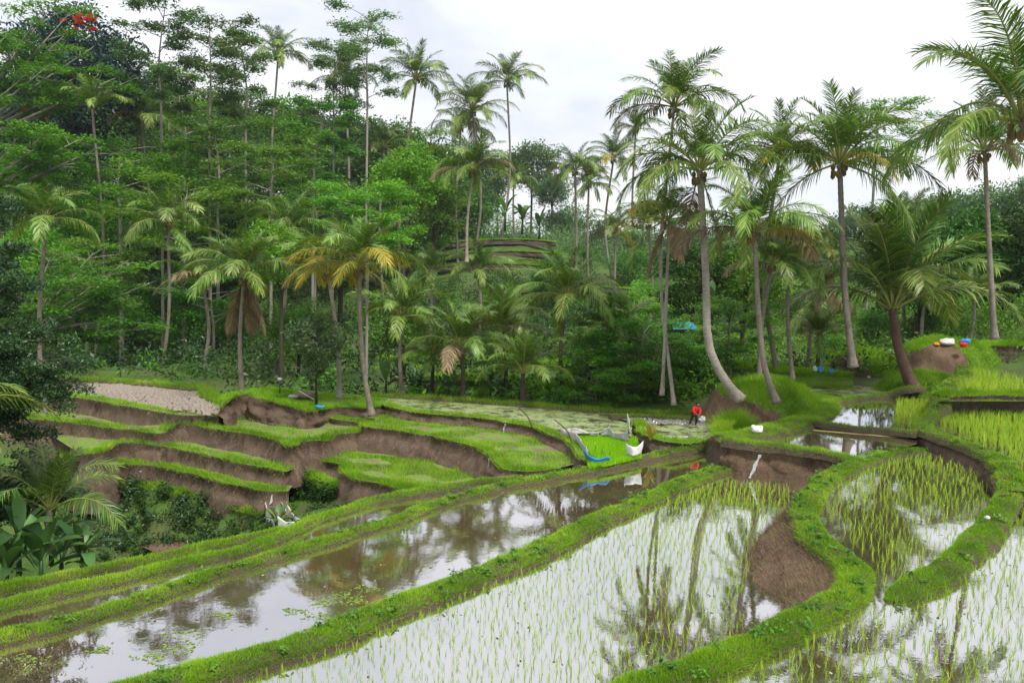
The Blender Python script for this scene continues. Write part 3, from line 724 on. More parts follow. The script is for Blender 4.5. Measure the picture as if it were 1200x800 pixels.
plate('middle_terrace', [(366, 485, -.2), (389, 490.5, -.2), (408, 493, -.2), (421, 496, -.2), (424, 499, -.2), (447, 502, -.2), (476, 505.5, -.2), (507, 511.5, -.2), (540, 519, -.2), (566, 527.5, -.2), (577, 535, -.2), (584, 543, -.2), (592, 550, -.2), (625, 552, -.2), (650, 549, -.2)],
      [(690, 540, -.2), (680, 515, -.2), (600, 492, -.2), (480, 484, -.2), (370, 480, -.2)], [-1.2, -1.9, -1.9, -1.9, -1.9, -1.2, -.8], 'green terrace strip with young seedlings below the curved weedy field', green=1.3, gh=0.2, batter=0.45)
plate('lower_terrace', [(345, 531, -1.5), (372, 538, -1.5), (396, 543, -1.5), (402, 547, -1.5), (405, 555, -1.5), (415, 560, -1.5), (447, 567, -1.5), (480, 575, -1.5), (520, 574, -1.5)],
      [(600, 556, -1.5), (560, 530, -1.5), (480, 508, -1.5), (390, 505, -1.5), (345, 518, -1.5)], [-2.6, -2.8, -3.0, -2.9, -2.6], 'small triangular grassy terrace above the ravine', green=1.6, gh=0.25)
plate('knoll_terrace', [(258, 478, .6), (266, 470, .85), (276, 464, .9), (288, 462, .85), (314, 469, .75), (345, 477, .6), (363, 482, .5), (374, 480, .4), (390, 477.5, .36), (412, 477, .36), (432, 478, .36), (447, 475, .36)],
      [(455, 466, .38), (420, 462, .5), (350, 456, .7), (290, 454, .8), (262, 462, .7)], [-0.9, -0.9, -0.9, -0.9, -.9, -0.6, -0.6], 'grassy knoll with a ragged brown face beside the dry field', mat='turf', soil='soil', green=1.6, gh=0.22, batter=0.3, rough=0.35)
plate('dry_field', [(-40, 452, .3), (40, 458, .3), (75, 462.5, .3), (94, 466, .3), (124, 471, .3), (158, 477, .3), (192, 483, .14), (217, 486, 0), (240, 486.5, -.02), (256, 488.5, -.02)],
      [(275, 472, .05), (246, 463, .25), (243, 456, .3), (209, 451.5, .3), (158, 447.5, .3), (109, 444, .3), (-40, 442, .3)], [-2.4], 'wide bare brown field at the foot of the forest', mat='mudfield', batter=0.25, soil='soil', gh=0.22, lip_w=0.8)
bund('earth_bund', [(60, 441.5, .5), (109, 444, .5), (158, 447, .5), (209, 451.5, .5), (240, 455, .5), (245, 462, .5), (266, 469, .55)], 1.0, 0.25, 'thin green bund at the back of the bare brown field', 0.3)
plate('second_terrace', [(-30, 484, -.8), (40, 490.5, -.8), (87, 495.5, -.8), (124, 500.5, -.8), (158, 504, -.8), (178, 507, -.8), (190, 507.5, -.78), (199, 503, -.65), (206, 497.5, -.5), (222, 497, -.5), (254, 503, -.5), (288, 508, -.5), (321, 514.5, -.5), (334, 520, -.5), (341, 523.5, -.5), (350, 518, -.5), (370, 516, -.5), (386, 516, -.5), (392, 509, -.5), (416, 507, -.5), (424, 503, -.5)],
      [(430, 495, -.5), (370, 484, -.5), (260, 484, -.6), (200, 484, -.7), (-30, 470, -.8)], [-3.6, -3.6, -2.6, -2.4], 'long narrow terrace strip winding below the bare brown field', green=0.28, gh=0.25, batter=0.3)
plate('third_terrace', [(92, 530, -1.6), (112, 531, -1.45), (122, 527, -1.42), (130, 521.5, -1.4), (145, 518.5, -1.4), (175, 520, -1.4), (209, 526, -1.5), (240, 532.5, -1.6), (254, 535, -1.6), (288, 543.5, -1.6), (321, 549, -1.6), (336, 552.5, -1.6)],
      [(352, 545, -1.6), (341, 520, -1.6), (210, 500, -1.6), (120, 505, -1.6), (60, 510, -1.6)], [-4.6, -4.2, -3.2], 'third terrace strip down with a mottled earth face', green=0.28, gh=0.25, batter=0.25)
plate('fourth_terrace', [(70, 536, -2.4), (96, 536.5, -2.4), (124, 539.5, -2.4), (158, 544.5, -2.4), (183, 546, -2.4), (209, 551, -2.4), (240, 558, -2.4), (262, 564.5, -2.4), (288, 570, -2.4), (311, 574.5, -2.4), (338, 575, -2.4)],
      [(350, 560, -2.4), (330, 540, -2.4), (200, 520, -2.4), (70, 520, -2.4)], [-5.6, -5.6, -5.0, -4.2, -4.2], 'fourth terrace strip down in the ravine', green=0.28, gh=0.25, batter=0.22)
plate('grass_spur', [(336, 556, -2.2), (346, 559, -2.2), (358, 560, -2.2), (370, 564, -2.2), (380, 573, -2.3), (388, 571, -2.3), (398, 568, -2.3), (415, 572, -2.3)],
      [(420, 556, -2.2), (380, 546, -2.2), (337, 548, -2.2)], -3.8, 'bright green grassy spur jutting into the ravine', mat='turf', soil='hill', stub=0.3, green=2.0, gh=0.3, lipd=4.0, lip_w=0.7)
plate('fifth_terrace', [(60, 560, -3.4), (116, 562, -3.4), (140, 563, -3.4), (170, 570.5, -3.4), (200, 578.5, -3.4), (222, 580.5, -3.4), (240, 582, -3.4), (262, 591, -3.6), (288, 599, -3.5), (315, 601, -3.4), (342, 598, -3.3)],
      [(345, 580, -3.4), (200, 550, -3.4), (60, 545, -3.4)], -6.6, 'lowest terrace lip over the overgrown ravine slope', mat='turf', soil='hill', stub=0.3, batter=[0.7, 0.9, 1.1, 1.0, 0.6], green=1.2, gh=0.25, lipd=3.0, lip_w=0.9, rough=0.45)
sheet('ravine_pool', W([(165, 640), (182, 632), (200, 622), (225, 616), (262, 614), (290, 612), (300, 640), (230, 665)], -5.3), -5.3, M['soil_red'], 'small brown mud pool at the bottom of the ravine', 'mud')

# small terraces on the far hillside
def wline(pts): return [tuple(At(x, y, D)) for x, y, D in pts]
for k, (pts, dz, lab) in enumerate([
        ([(480, 445, 69), (560, 446, 68), (640, 452, 66), (720, 455, 64), (760, 458, 62)], 1.5, 'lowest overgrown step behind the weedy field'),
        ([(440, 421, 76), (520, 420, 76), (600, 425, 75), (690, 428, 73), (760, 430, 72)], 1.7, 'middle overgrown step among the mid-distance palms'),
        ([(450, 400, 82), (540, 398, 82), (640, 402, 81), (760, 408, 78)], 1.6, 'upper overgrown step among the mid-distance palms'),
        ([(590, 338, 96), (640, 334, 97), (700, 336, 97), (760, 340, 96)], 1.0, 'fourth hillside terrace from the top, dark face under grass'),
        ([(505, 314, 102), (560, 309, 103), (610, 310, 103), (650, 313, 102)], 0.9, 'third hillside terrace from the top, dark face under grass'),
        ([(515, 299, 106), (570, 295, 107), (620, 295, 107), (660, 298, 106)], 1.0, 'second hillside terrace from the top, dark face under grass'),
        ([(530, 284, 110), (570, 281, 111), (620, 281, 111), (652, 284, 110)], 1.0, 'topmost hillside terrace, dark face under grass'),
        ([(800, 425, 70), (870, 432, 66), (950, 438, 66), (1000, 441, 66)], 1.0, 'grassy step behind the mound with leaning palms')]):
    Wl = np.array(wline(pts))
    bk = Wl[::-1].copy(); bk[:, 1] += 4.5
    plate('hill_terrace', Wl, bk, [float(z) for z in (Wl[:, 2] - dz)], lab, mat='turf', soil='soil_wet' if k in (3, 4, 5, 6) else 'turf', batter=0.25, lipd=2.5, lip_w=1.1, gh=0.35, green=0.6, world=True, step=0.6, rough=0.3, stub=0.6)

# ------------------------------------------------------------------ mounds
def mound(name, cx, cy, rx, ry, z0, h, label, rz=0.0, soil_dir=None, gh=0.3, seed=1, gden=1.6):
    n, k = 84, 34
    a = np.linspace(0, 2 * math.pi, n, endpoint=False)
    V = []
    for j in range(k):
        q = j / (k - 1)
        for i in range(n):
            e = 1 + 0.22 * noise.noise(Vector((math.cos(a[i]) * 1.3, math.sin(a[i]) * 1.3, seed)))
            r = (1 - q) ** 0.8 * e
            zz = h * (1 - (1 - q) ** 2.6)
            x, y = rx * r * math.cos(a[i]), ry * r * math.sin(a[i])
            V.append((x * math.cos(rz) - y * math.sin(rz) + cx, x * math.sin(rz) + y * math.cos(rz) + cy, z0 + zz))
    V = np.array(V)
    V += np.array([(nz(p, 0.9, seed), nz(p, 0.9, seed + 1), nz(p, 0.9, seed + 2)) for p in V]) * 0.22
    F = [(j * n + i, j * n + (i + 1) % n, (j + 1) * n + (i + 1) % n, (j + 1) * n + i) for j in range(k - 1) for i in range(n)]
    F = np.array(F)
    cen = V[F].mean(1)
    soilf = np.zeros(len(F), int)
    if soil_dir is not None:
        d = np.array([math.cos(soil_dir), math.sin(soil_dir)])
        rel = (cen[:, :2] - [cx, cy]) / max(rx, ry)
        wob = np.array([nz(c, 0.6, 9) for c in cen])
        soilf = ((rel @ d) + 0.25 * wob > 0.42) & (cen[:, 2] < z0 + h * (0.78 + 0.3 * wob))
    o = mk(name, V, F, [M['turf'], M['soil_red']], smooth=True, mi=soilf.astype(int))
    tag(o, label, 'mound', kind='structure')
    g = np.where(soilf == 0)[0]
    A = V[F[g]]
    ar = np.linalg.norm(np.cross(A[:, 1] - A[:, 0], A[:, 3] - A[:, 0]), axis=1)
    tot = int(ar.sum() * dens(cy) * gden)
    s = RNG.choice(len(g), tot, p=ar / ar.sum()); u = RNG.random(tot)[:, None]; v = RNG.random(tot)[:, None]
    P = (A[s, 0] * (1 - u) + A[s, 1] * u) * (1 - v) + (A[s, 3] * (1 - u) + A[s, 2] * u) * v
    nrm = np.cross(A[:, 1] - A[:, 0], A[:, 3] - A[:, 0]); nrm /= np.linalg.norm(nrm, axis=1)[:, None] + 1e-9
    U = nrm[s] * 0.7 + np.array([0, 0, 0.7]); U /= np.linalg.norm(U, axis=1)[:, None]
    grass_obj('grass', P, U, P[:, 1], gh, o)
    return V
mound('grassy_mound', 14.6, 49.0, 3.9, 3.4, 0.2, 2.65, 'grassy mound with a bare brown face carrying two leaning palms', soil_dir=math.radians(215), seed=2)
p = At(1012, 440, 71); mound('grassy_mound', p[0], p[1], 3.4, 2.4, 1.0, 2.3, 'tall bright grassy hump left of the stout palm', soil_dir=math.radians(200), seed=3, gh=0.4)
p = At(1082, 448, 65.5); mound('grassy_mound', p[0], p[1], 3.4, 2.2, 1.0, 1.6, 'dark overgrown hump at the foot of the stout palm', seed=4, gh=0.35)
p = At(1108, 410, 70); mound('grassy_mound', p[0], p[1], 4.4, 3.0, 1.8, 2.75, 'hump with sacks on top above the rice terraces', soil_dir=math.radians(230), seed=5, gh=0.3)
p = G(858, 505, 0.6); mound('grass_tuft', p[0] + 0.4, p[1] + 0.8, 1.0, 0.8, 0.4, 0.6, 'rounded clump of tall bright grass beside the white bag', seed=6, gh=0.75, gden=2.2)

# ------------------------------------------------------------------ rice
def rice(poly, z, label, spacing, h, blades=7, w=0.011, thin=0.0, two=True, gap=None):
    poly = np.asarray(poly)
    lo, hi = poly[:, :2].min(0), poly[:, :2].max(0)
    a = RNG.uniform(0.1, 0.5)
    rr = np.arange(-60, 60, spacing)
    A, B = np.meshgrid(rr, rr)
    c = (lo + hi) / 2
    X = c[0] + A * math.cos(a) - B * math.sin(a); Y = c[1] + A * math.sin(a) + B * math.cos(a)
    X, Y = X.ravel(), Y.ravel()
    X = X + RNG.normal(0, spacing * 0.16, len(X)); Y = Y + RNG.normal(0, spacing * 0.16, len(Y))
    m = inside(poly, X, Y) & (Y > 6) & (np.abs(X) < Y * 0.72)
    m &= RNG.random(len(X)) > thin
    X, Y = X[m], Y[m]
    if gap is not None:
        k = ~inside(gap, X, Y); X, Y = X[k], Y[k]
    n = len(X)
    vig = np.array([0.85 + 0.35 * noise.noise(Vector((x * 0.25, y * 0.25, 4))) for x, y in zip(X, Y)])
    b = np.repeat(np.arange(n), blades)
    P = np.stack([X[b], Y[b], np.full(len(b), z - 0.02)], 1)
    P[:, :2] += RNG.normal(0, 0.016, (len(b), 2))
    U = np.concatenate([RNG.normal(0, 0.17, (len(b), 2)), np.ones((len(b), 1))], 1)
    hh = h * vig[b] * RNG.uniform(0.55, 1.15, len(b))
    ww = np.maximum(w, 0.00042 * P[:, 1]) * RNG.uniform(0.7, 1.3, len(b))
    V, F, r = blade_arrays(P, U, hh, ww, 0.35, two, rnd=np.clip(0.55 * RNG.random(len(b)) + 0.45 * RNG.random(n)[b], 0, 1))
    o = mk('rice_seedlings', V, F, M['rice'], rnd=r)
    tag(o, label, 'rice', kind='stuff')
pCr = np.vstack([W([(80, 835), (240, 800), (400, 752), (510, 708), (610, 666), (705, 622), (775, 590), (845, 562)], 0), W([(930, 570), (925, 592), (920, 612), (905, 640), (878, 668), (868, 700), (872, 735), (780, 790), (640, 850)], 0), [(3, 10, 0), (-10, 10, 0)]])
rice(pCr, zC, 'rows of thin rice seedlings in the large field in front of the diagonal bund', 0.27, 0.29, 5, 0.011)
pDr = np.vstack([W([(1028, 690), (1024, 660), (1008, 645), (985, 622), (968, 603), (966, 585), (985, 565), (1020, 546), (1070, 531), (1110, 541), (1145, 553), (1160, 575), (1140, 612), (1105, 650), (1070, 674)], zD)])
rice(pDr, zD, 'rice seedlings in the teardrop field inside the curving bunds', 0.34, 0.36, 5, 0.012)
pEr = np.vstack([W([(780, 812), (900, 764), (985, 722), (1030, 712), (1070, 705), (1110, 686), (1145, 655), (1178, 615), (1200, 592), (1350, 600)], zD), [(20, 11, 0), (5, 11, 0)]])
rice(pEr, zD, 'rice seedlings in the near right corner field', 0.33, 0.35, 6, 0.012)
rice(W([(1096, 497), (1112, 484), (1300, 484), (1420, 560), (1215, 560), (1190, 540), (1165, 522), (1130, 509)], zF), zF, 'taller bright rice on the right-edge terrace', 0.34, 0.52, 9, 0.016)
rice(W([(1118, 458), (1124, 446), (1140, 432), (1300, 428), (1330, 460)], zH), zH, 'tall bright rice on the upper right-edge terrace', 0.42, 0.6, 10, 0.02, two=False)
rice(W([(1052, 468), (1098, 468), (1085, 490), (1066, 498), (1046, 496)], zG2), zG2, 'rice seedlings filling the right part of the half-planted pond', 0.3, 0.45, 7, 0.015)

# ------------------------------------------------------------------ palms
def frond_mesh(name, e0, droop, Lf, seed, mats, nl=64, limp=0.7, miss=0.05, gain=0.0):
    rg = np.random.default_rng(seed)
    n = 18
    s = np.linspace(0, 1, n)
    ang = e0 - droop * s ** 1.5
    tw = rg.uniform(-0.25, 0.25) * s ** 2           # sideways sweep
    ds = Lf / (n - 1)
    T = np.stack([np.cos(ang) * np.cos(tw), np.cos(ang) * np.sin(tw), np.sin(ang)], 1)
    Pn = np.concatenate([[[0, 0, 0]], np.cumsum(T[:-1] * ds, axis=0)])
    mb = MB(); mb.tube(Pn, np.linspace(0.055, 0.008, n), 4, False)
    V = [np.concatenate(mb.v)]; F4 = np.array(mb.f); nv = len(V[0]); rn = [np.full(nv, 0.5)]
    F3 = []
    down = np.array([0, 0, -1.0])
    roll = rg.uniform(-0.35, 0.35)
    for sd in (-1, 1):
        for i in range(nl):
            if rg.random() < miss: continue
            q = 0.17 + 0.83 * (i + rg.uniform(-.3, .3)) / nl
            q = min(max(q, 0.12), 0.995)
            p = np.array([np.interp(q, s, Pn[:, k]) for k in range(3)])
            t = np.array([np.interp(q, s, T[:, k]) for k in range(3)]); t /= np.linalg.norm(t)
            S = np.cross([0, 0, 1.0], t)
            if np.linalg.norm(S) < 0.05: S = np.array([0, 1.0, 0])
            S /= np.linalg.norm(S); N = np.cross(t, S)
            S, N = S * math.cos(roll) + N * math.sin(roll), N * math.cos(roll) - S * math.sin(roll)
            l = 0.25 * Lf * math.sin(math.pi * (0.16 + 0.76 * q)) ** 0.55 * rg.uniform(0.85, 1.1)
            f = 0.45 + 0.5 * q
            d = t * f + S * sd * (1.0 - 0.35 * q) + N * 0.22
            d /= np.linalg.norm(d)
            k = limp * rg.uniform(0.3, 1.7); d = d + rg.normal(0, .09, 3); d /= np.linalg.norm(d)
            mid = p + (d + down * k * 0.3) * l * 0.45
            d2 = d + down * k; d2 /= np.linalg.norm(d2)
            tip = mid + d2 * l * 0.55
            wv = t - d * t.dot(d); wv /= np.linalg.norm(wv) + 1e-9
            w = 0.027 * rg.uniform(0.8, 1.2) * Lf / 4.4
            o = nv
            V.append(np.array([p - wv * w * .6, p + wv * w * .6, mid - wv * w, mid + wv * w, tip])); nv += 5
            F3 += [(o, o + 1, o + 3), (o, o + 3, o + 2), (o + 2, o + 3, o + 4)]
            rn.append(np.full(5, np.clip(rg.normal(0.42, 0.22) + 0.3 * (q - 0.5) + gain, 0, 1)))
    F3 = np.array(F3)
    mi = np.concatenate([np.zeros(len(F4), int), np.ones(len(F3), int)])
    return mkmesh(name, np.concatenate(V), [F4, F3], mats, rnd=np.concatenate(rn), mi=mi)
R_ = math.radians
FR = {}
for nm, mm in (('green', 'palm'), ('yellow', 'palm_yellow'), ('dead', 'palm_dead')):
    FR[nm] = []
    for ci, (e0, dr, lp) in enumerate([(86, 20, .15), (76, 44, .25), (64, 66, .4), (50, 84, .6), (34, 92, .9), (14, 84, 1.2), (-20, 58, 1.4), (-68, 18, .8)]):
        FR[nm].append([frond_mesh('frond_' + nm, R_(e0), R_(dr + 12 * q - 6), 4.4, 100 + ci * 10 + q, [M['petiole'] if nm != 'dead' else M['palm_dead'], M[mm]], limp=lp, gain=(ci - 2.5) * .06) for q in range(3 if nm == 'green' else 1)])
def trunk_mesh(name, P, r0, r1, mat, k=10, n=64, swell=1.7):
    C = smooth_line(np.array(P, float), 1.0)
    s = np.linspace(0, 1, len(C)); u = np.linspace(0, 1, n)
    C = np.stack([np.interp(u, s, C[:, j]) for j in range(3)], 1)
    ln = np.linalg.norm(C[-1] - C[0]); hgt = u * ln
    r = r0 + (r1 - r0) * u + r0 * (swell - 1) * np.exp(-hgt / 0.5)
    r *= 1 + 0.045 * np.where(np.arange(n) % 2 == 0, 1, -1) * np.random.default_rng(n + int(ln * 10)).uniform(.4, 1.3, n)
    mb = MB(); mb.tube(C, r, k)
    return mb
COCO = None
def coconut_mesh():
    global COCO
    if COCO: return COCO
    mb = MB()
    rg = np.random.default_rng(5)
    for i in range(11):
        a = rg.uniform(0, 6.28); c = np.array([math.cos(a) * 0.28, math.sin(a) * 0.28, rg.uniform(-0.55, -0.12)])
        u, v = np.meshgrid(np.arange(6) * math.pi / 3, np.linspace(0.25, math.pi - 0.25, 4))
        V = np.stack([np.cos(u) * np.sin(v) * .12, np.sin(u) * np.sin(v) * .12, np.cos(v) * .15], -1).reshape(-1, 3) + c
        F = [(j * 6 + q, j * 6 + (q + 1) % 6, (j + 1) * 6 + (q + 1) % 6, (j + 1) * 6 + q) for j in range(3) for q in range(6)] + [tuple(range(5, -1, -1)), tuple(range(18, 24))]
        mb.add(V, F)
    o = mb.build('coconuts', M['coconut']); COCO = o.data
    bpy.data.objects.remove(o)
    return COCO
PALM_GROUP = 'coconut palms around the rice terraces'
def palm(label, crown, base, size=1.0, nf=22, seed=0, yellow=0.0, dead=0.1, bend=0.12, r=0.17, young=False, skirt=0, mat='bark_palm', low=-1.0, mid=None, lean=None, nuts=True):
    """crown, base: world points of the crown's heart and the trunk's foot"""
    rg = np.random.default_rng(seed + 1000)
    crown = np.array(crown, float); base = np.array(base, float)
    root = empty('coconut_palm', tuple(base))
    tag(root, label, 'palm tree', PALM_GROUP)
    c = crown - base
    pts = [np.array([0, 0, -0.5]), np.zeros(3)] if False else [np.zeros(3)]
    if mid is not None: pts += [np.array(m, float) - base for m in mid]
    elif lean is not None: pts.append(c * 0.4 + np.array([lean, 0, 0]))
    else: pts.append(c * 0.45 + np.array([c[2] * bend * rg.uniform(-1, 1), c[2] * bend * rg.uniform(-1, 1), 0]) * 0.5)
    pts.append(c)
    pts[0] = pts[0] + np.array([0, 0, -0.25])
    t = trunk_mesh('trunk', pts, r, r * 0.7, M[mat]).build('trunk', M[mat], root)
    a0 = rg.uniform(0, 360)
    for i in range(nf):
        q = i / (nf - 1)
        cls = .5 + 4.9 * q ** .9 if not young else q * 4.2
        if low >= 0: cls = .4 + q * (low - .4)
        ci = int(np.clip(round(cls + rg.uniform(-.5, .5)), 0, 6))
        kind = 'green'
        if q > 0.6 and rg.random() < yellow * 2.2: kind = 'yellow'
        if q > 0.78 and rg.random() < dead * 1.8: kind = 'dead'
        me = FR[kind][ci][int(rg.integers(len(FR[kind][ci])))]
        sc = size * (0.72 + 0.33 * min(1, q * 2.2)) * rg.uniform(0.88, 1.1)
        o = put('frond' if kind != 'dead' else 'dead_frond', me, root)
        az = R_(a0 + i * 137.5 + rg.uniform(-14, 14))
        o.location = tuple(c + np.array([math.cos(az) * .1, math.sin(az) * .1, 0.25 * (1 - q)]) * size)
        o.rotation_euler = (0, 0, az)
        o.scale = (sc, sc * (1 if rg.random() < .5 else -1), sc)
    for i in range(skirt):
        az = rg.uniform(0, 6.28)
        o = put('dead_frond', FR['dead'][7][0], root); o.location = tuple(c + np.array([math.cos(az) * .15, math.sin(az) * .15, -0.3]) * size)
        o.rotation_euler = (0, 0, az); o.scale = (size * 0.85,) * 3
    if nuts and not young:
        o = put('coconuts', coconut_mesh(), root); o.location = tuple(c + np.array([0, 0, -0.05])); o.scale = (size,) * 3
    return root
def palm_px(label, crown, D, base_x=None, base=None, **kw):
    cr = At(crown[0], crown[1], D)
    f = DM(D) / D
    kw['size'] = kw.get('size', 1.0) * f; kw['r'] = kw.get('r', .17) * f
    if base is None:
        q = At(base_x if base_x is not None else crown[0], 330, D)
        b = (q[0], q[1], gz1(q[0], q[1]))
    else: b = base
    if cr[2] - b[2] < 1.2: b = (b[0], b[1], cr[2] - 1.2)
    return palm(label, cr, b, **kw)

# right foreground
palm_px('tall palm leaning into the right edge, high above everything', (1197, 142), 34, base=At(1290, 420, 36), size=1.25, nf=26, seed=1, yellow=.02, dead=.05, r=.2)
palm_px('palm with grey trunk just left of the right-edge palm, crown half hidden', (1154, 178), 52, base=At(1166, 392, 52), size=1.0, seed=2)
b = G(1071, 453, 2.1); b[1] = 50; b = At(1071, 453, 50)
palm_px('stout short palm with huge upright fronds and thick leaning trunk above the small ponds', (1046, 362), 63, base=At(1071, 454, 63), size=2.05, nf=28, seed=3, low=3.7, r=.42, dead=.0, mid=[At(1053, 408, 63)], nuts=False, mat='bark_red', yellow=.02)
palm_px('palm with pale trunk curving up from the left flank of the grassy mound', (820, 200), 47, base=At(868, 463, 47), mid=[At(846, 440, 47), At(830, 400, 47), At(827, 320, 47)], size=1.12, nf=24, seed=4, r=.24, skirt=2, mat='bark_pale')
palm_px('palm with slender trunk leaning left from the top of the grassy mound', (884, 272), 46, base=At(910, 466, 46), mid=[At(896, 430, 46), At(889, 370, 46)], size=0.98, nf=25, seed=5, r=.17, yellow=.05, dead=.12)
palm_px('big-crowned palm in the sky gap left of the stout palm', (984, 192), 58, base=At(1000, 425, 58), mid=[At(990, 340, 58)], size=1.45, nf=26, seed=6, r=.24, yellow=.05)
palm_px('yellowish palm between the two mound palms and the big-crowned one', (914, 178), 66, base=At(911, 440, 66), size=1.05, seed=7, yellow=.12, r=.18)
palm_px('high palm rising on a straight trunk behind the curved-trunk mound palm', (790, 126), 56, base=At(790, 470, 53), size=1.0, seed=8, r=.12, mat='bark_pale')
palm_px('palm with drooping yellow-brown fronds left of the curved mound palm', (784, 258), 54, base=At(776, 458, 54), mid=[At(779, 400, 54)], size=0.85, nf=18, seed=9, yellow=.16, dead=.3, low=6.5, r=.12, skirt=2, mat='bark_pale')
palm_px('thin palm with leaning grey trunk behind the third small pond', (972, 318), 72, base=At(946, 432, 72), size=.95, seed=10, skirt=2, dead=.25)
palm_px('straight grey palm trunk right behind the mound, crown lost in fronds', (925, 300), 62, base=At(929, 440, 62), size=.85, seed=11, r=.15)
palm_px('straight-trunked palm just behind the mound-top palm', (905, 310), 60, base=At(890, 443, 60), size=.8, seed=12, r=.16)
palm_px('low bushy palm on the hillside beyond the sacks', (1142, 352), 74, base_x=1140, size=.85, nf=16, seed=13, young=True)
palm_px('drooping grey-brown palm behind the big grassy hump', (955, 352), 80, base_x=956, size=.9, nf=16, seed=14, dead=.35, low=6.4, skirt=2)
palm_px('palm at the skyline right of the big-crowned palm', (1062, 262), 80, base_x=1066, size=.95, nf=18, seed=15)
palm_px('shaggy palm low behind the stout palm trunk', (1085, 345), 76, base_x=1085, size=.85, nf=16, seed=16, dead=.2)
# centre gap
palm_px('nearer of the two twin palms standing in the sky gap at centre right', (674, 200), 96, base_x=674, size=.95, seed=20, dead=.15)
palm_px('farther twin palm just right of its neighbour in the sky gap', (690, 216), 99, base_x=690, size=.85, seed=21, dead=.15)
palm_px('slim palm right of the twin palms in the sky gap', (719, 186), 104, base_x=718, size=.9, nf=20, seed=22, yellow=.12)
palm_px('thin tall palm just left of the high straight-trunked palm', (745, 152), 112, base_x=745, size=.85, nf=18, seed=23, dead=.15)
palm_px('low palm at the foot of the sky gap', (722, 268), 92, base_x=724, size=.8, nf=16, seed=24, yellow=.15)
palm_px('bright palm in front of the sky gap with fronds over the bushes', (760, 262), 84, base_x=762, size=.8, nf=16, seed=25)
# tall palms on the left-centre skyline
palm_px('tall slender palm alone against the sky at upper left', (326, 64), 108, base_x=334, size=1.05, seed=30, dead=.2)
palm_px('tall palm with curved trunk right of the feathery trees', (488, 92), 98, base_x=468, size=1.05, seed=31, lean=-1.0, dead=.1)
palm_px('dark palm crown hanging beside the feathery tree on the skyline', (404, 92), 104, base_x=396, size=1.05, nf=20, seed=32, dead=.25, skirt=1)
palm_px('highest palm at the right end of the left skyline', (594, 96), 114, base_x=586, size=1.15, seed=33, nf=20)
palm_px('full dark palm just left of the highest skyline palm', (554, 130), 102, base_x=552, size=1.15, seed=34, nf=26)
palm_px('second crown tucked under the full dark skyline palm', (540, 150), 106, base_x=536, size=.95, seed=35, nf=20)
palm_px('large palm with drooping fronds and two pale trunks at centre', (554, 200), 82, base=At(547, 305, 82), size=1.05, nf=26, seed=36, r=.15, dead=.08, mat='bark_pale')
palm_px('small pale palm on the far slope right of the drooping centre palm', (602, 212), 120, base_x=603, size=.9, seed=37, nf=18)
palm_px('palm half buried in trees left of the skyline palms', (450, 172), 96, base_x=450, size=.9, seed=38, nf=18, dead=.2)
palm_px('palm with grey fronds in the upper left forest', (165, 138), 92, base_x=168, size=1.0, seed=39, nf=20, dead=.15)
palm_px('palm behind the grey-fronded palm in the upper left forest', (196, 118), 98, base_x=197, size=1.0, seed=40, nf=18)
palm_px('palm whose crown shows under the red-flowered tree', (108, 128), 86, base_x=108, size=.9, seed=41, nf=14, young=True)
# mid-ground row behind the terraces
palm_px('bright palm with orange-yellow lower fronds standing on the terrace knoll', (421, 312), 53, base=At(436, 482, 53), mid=[At(427, 440, 53), At(422, 380, 53)], size=1.0, nf=24, seed=50, yellow=.3, dead=.0, r=.17)
palm_px('yellow-fronded palm crowded behind the knoll palm on its left', (384, 318), 60, base=At(398, 462, 60), size=.95, nf=20, seed=51, yellow=.45, r=.17, mat='bark_pale')
palm_px('shaggy palm with a thick skirt of dead brown fronds', (286, 322), 60, base=At(284, 465, 60), size=1.05, nf=24, seed=52, skirt=9, dead=.1)
palm_px('tall thin-trunked palm right of the bare brown field', (197, 262), 80, base=At(188, 447, 80), size=1.15, nf=22, seed=53, dead=.1)
palm_px('palm with dry curling fronds above the dark left tree', (54, 258), 58, base_x=52, size=.92, nf=18, seed=54, dead=.3)
palm_px('palm behind the shaggy skirted palm, crown in the shade', (338, 270), 74, base_x=322, size=.95, nf=22, seed=55)
palm_px('stubby palm with greyish fronds left of centre behind the weedy field', (540, 408), 62, base=At(540, 472, 62), size=1.0, nf=22, seed=56, dead=.05, r=.19, low=5.0, mat='bark_dark')
palm_px('bushy low palm whose fronds start near the ground at centre', (613, 438), 60, base=At(613, 474, 60), size=.92, nf=22, seed=57, low=4.6, young=False, r=.22, mat='bark_dark', nuts=False)
palm_px('broad palm on a dark trunk right of the bushy low palm', (664, 348), 64, base=At(663, 476, 64), size=1.05, nf=24, seed=58, mat='bark_dark', dead=.05)
palm_px('palm with brown-tipped fronds between the yellow palm and the stubby one', (508, 420), 66, base=At(506, 462, 66), size=.78, nf=16, seed=59, dead=.12, mat='bark_dark')
palm_px('palm crown behind the stubby palm on the first step', (560, 318), 84, base_x=560, size=.95, nf=20, seed=60)
palm_px('palm leaning in shade left of the drooping centre palm', (505, 318), 84, base_x=505, size=.85, nf=18, seed=61)
palm_px('small palm at the right of the broad dark-trunked palm', (688, 410), 70, base_x=690, size=.75, nf=16, seed=62, low=5.0)
palm_px('young palm tucked behind the broad dark-trunked palm', (590, 370), 76, base_x=590, size=.85, nf=16, seed=63, young=True)
palm_px('mid-height palm between the knoll palm and the stubby palm', (470, 372), 66, base=At(472, 462, 66), size=.95, nf=22, seed=64, low=5.0)
palm_px('mid-height palm right behind the bushy low centre palm', (588, 392), 67, base=At(590, 464, 67), size=.95, nf=22, seed=65, low=4.8, mat='bark_dark')
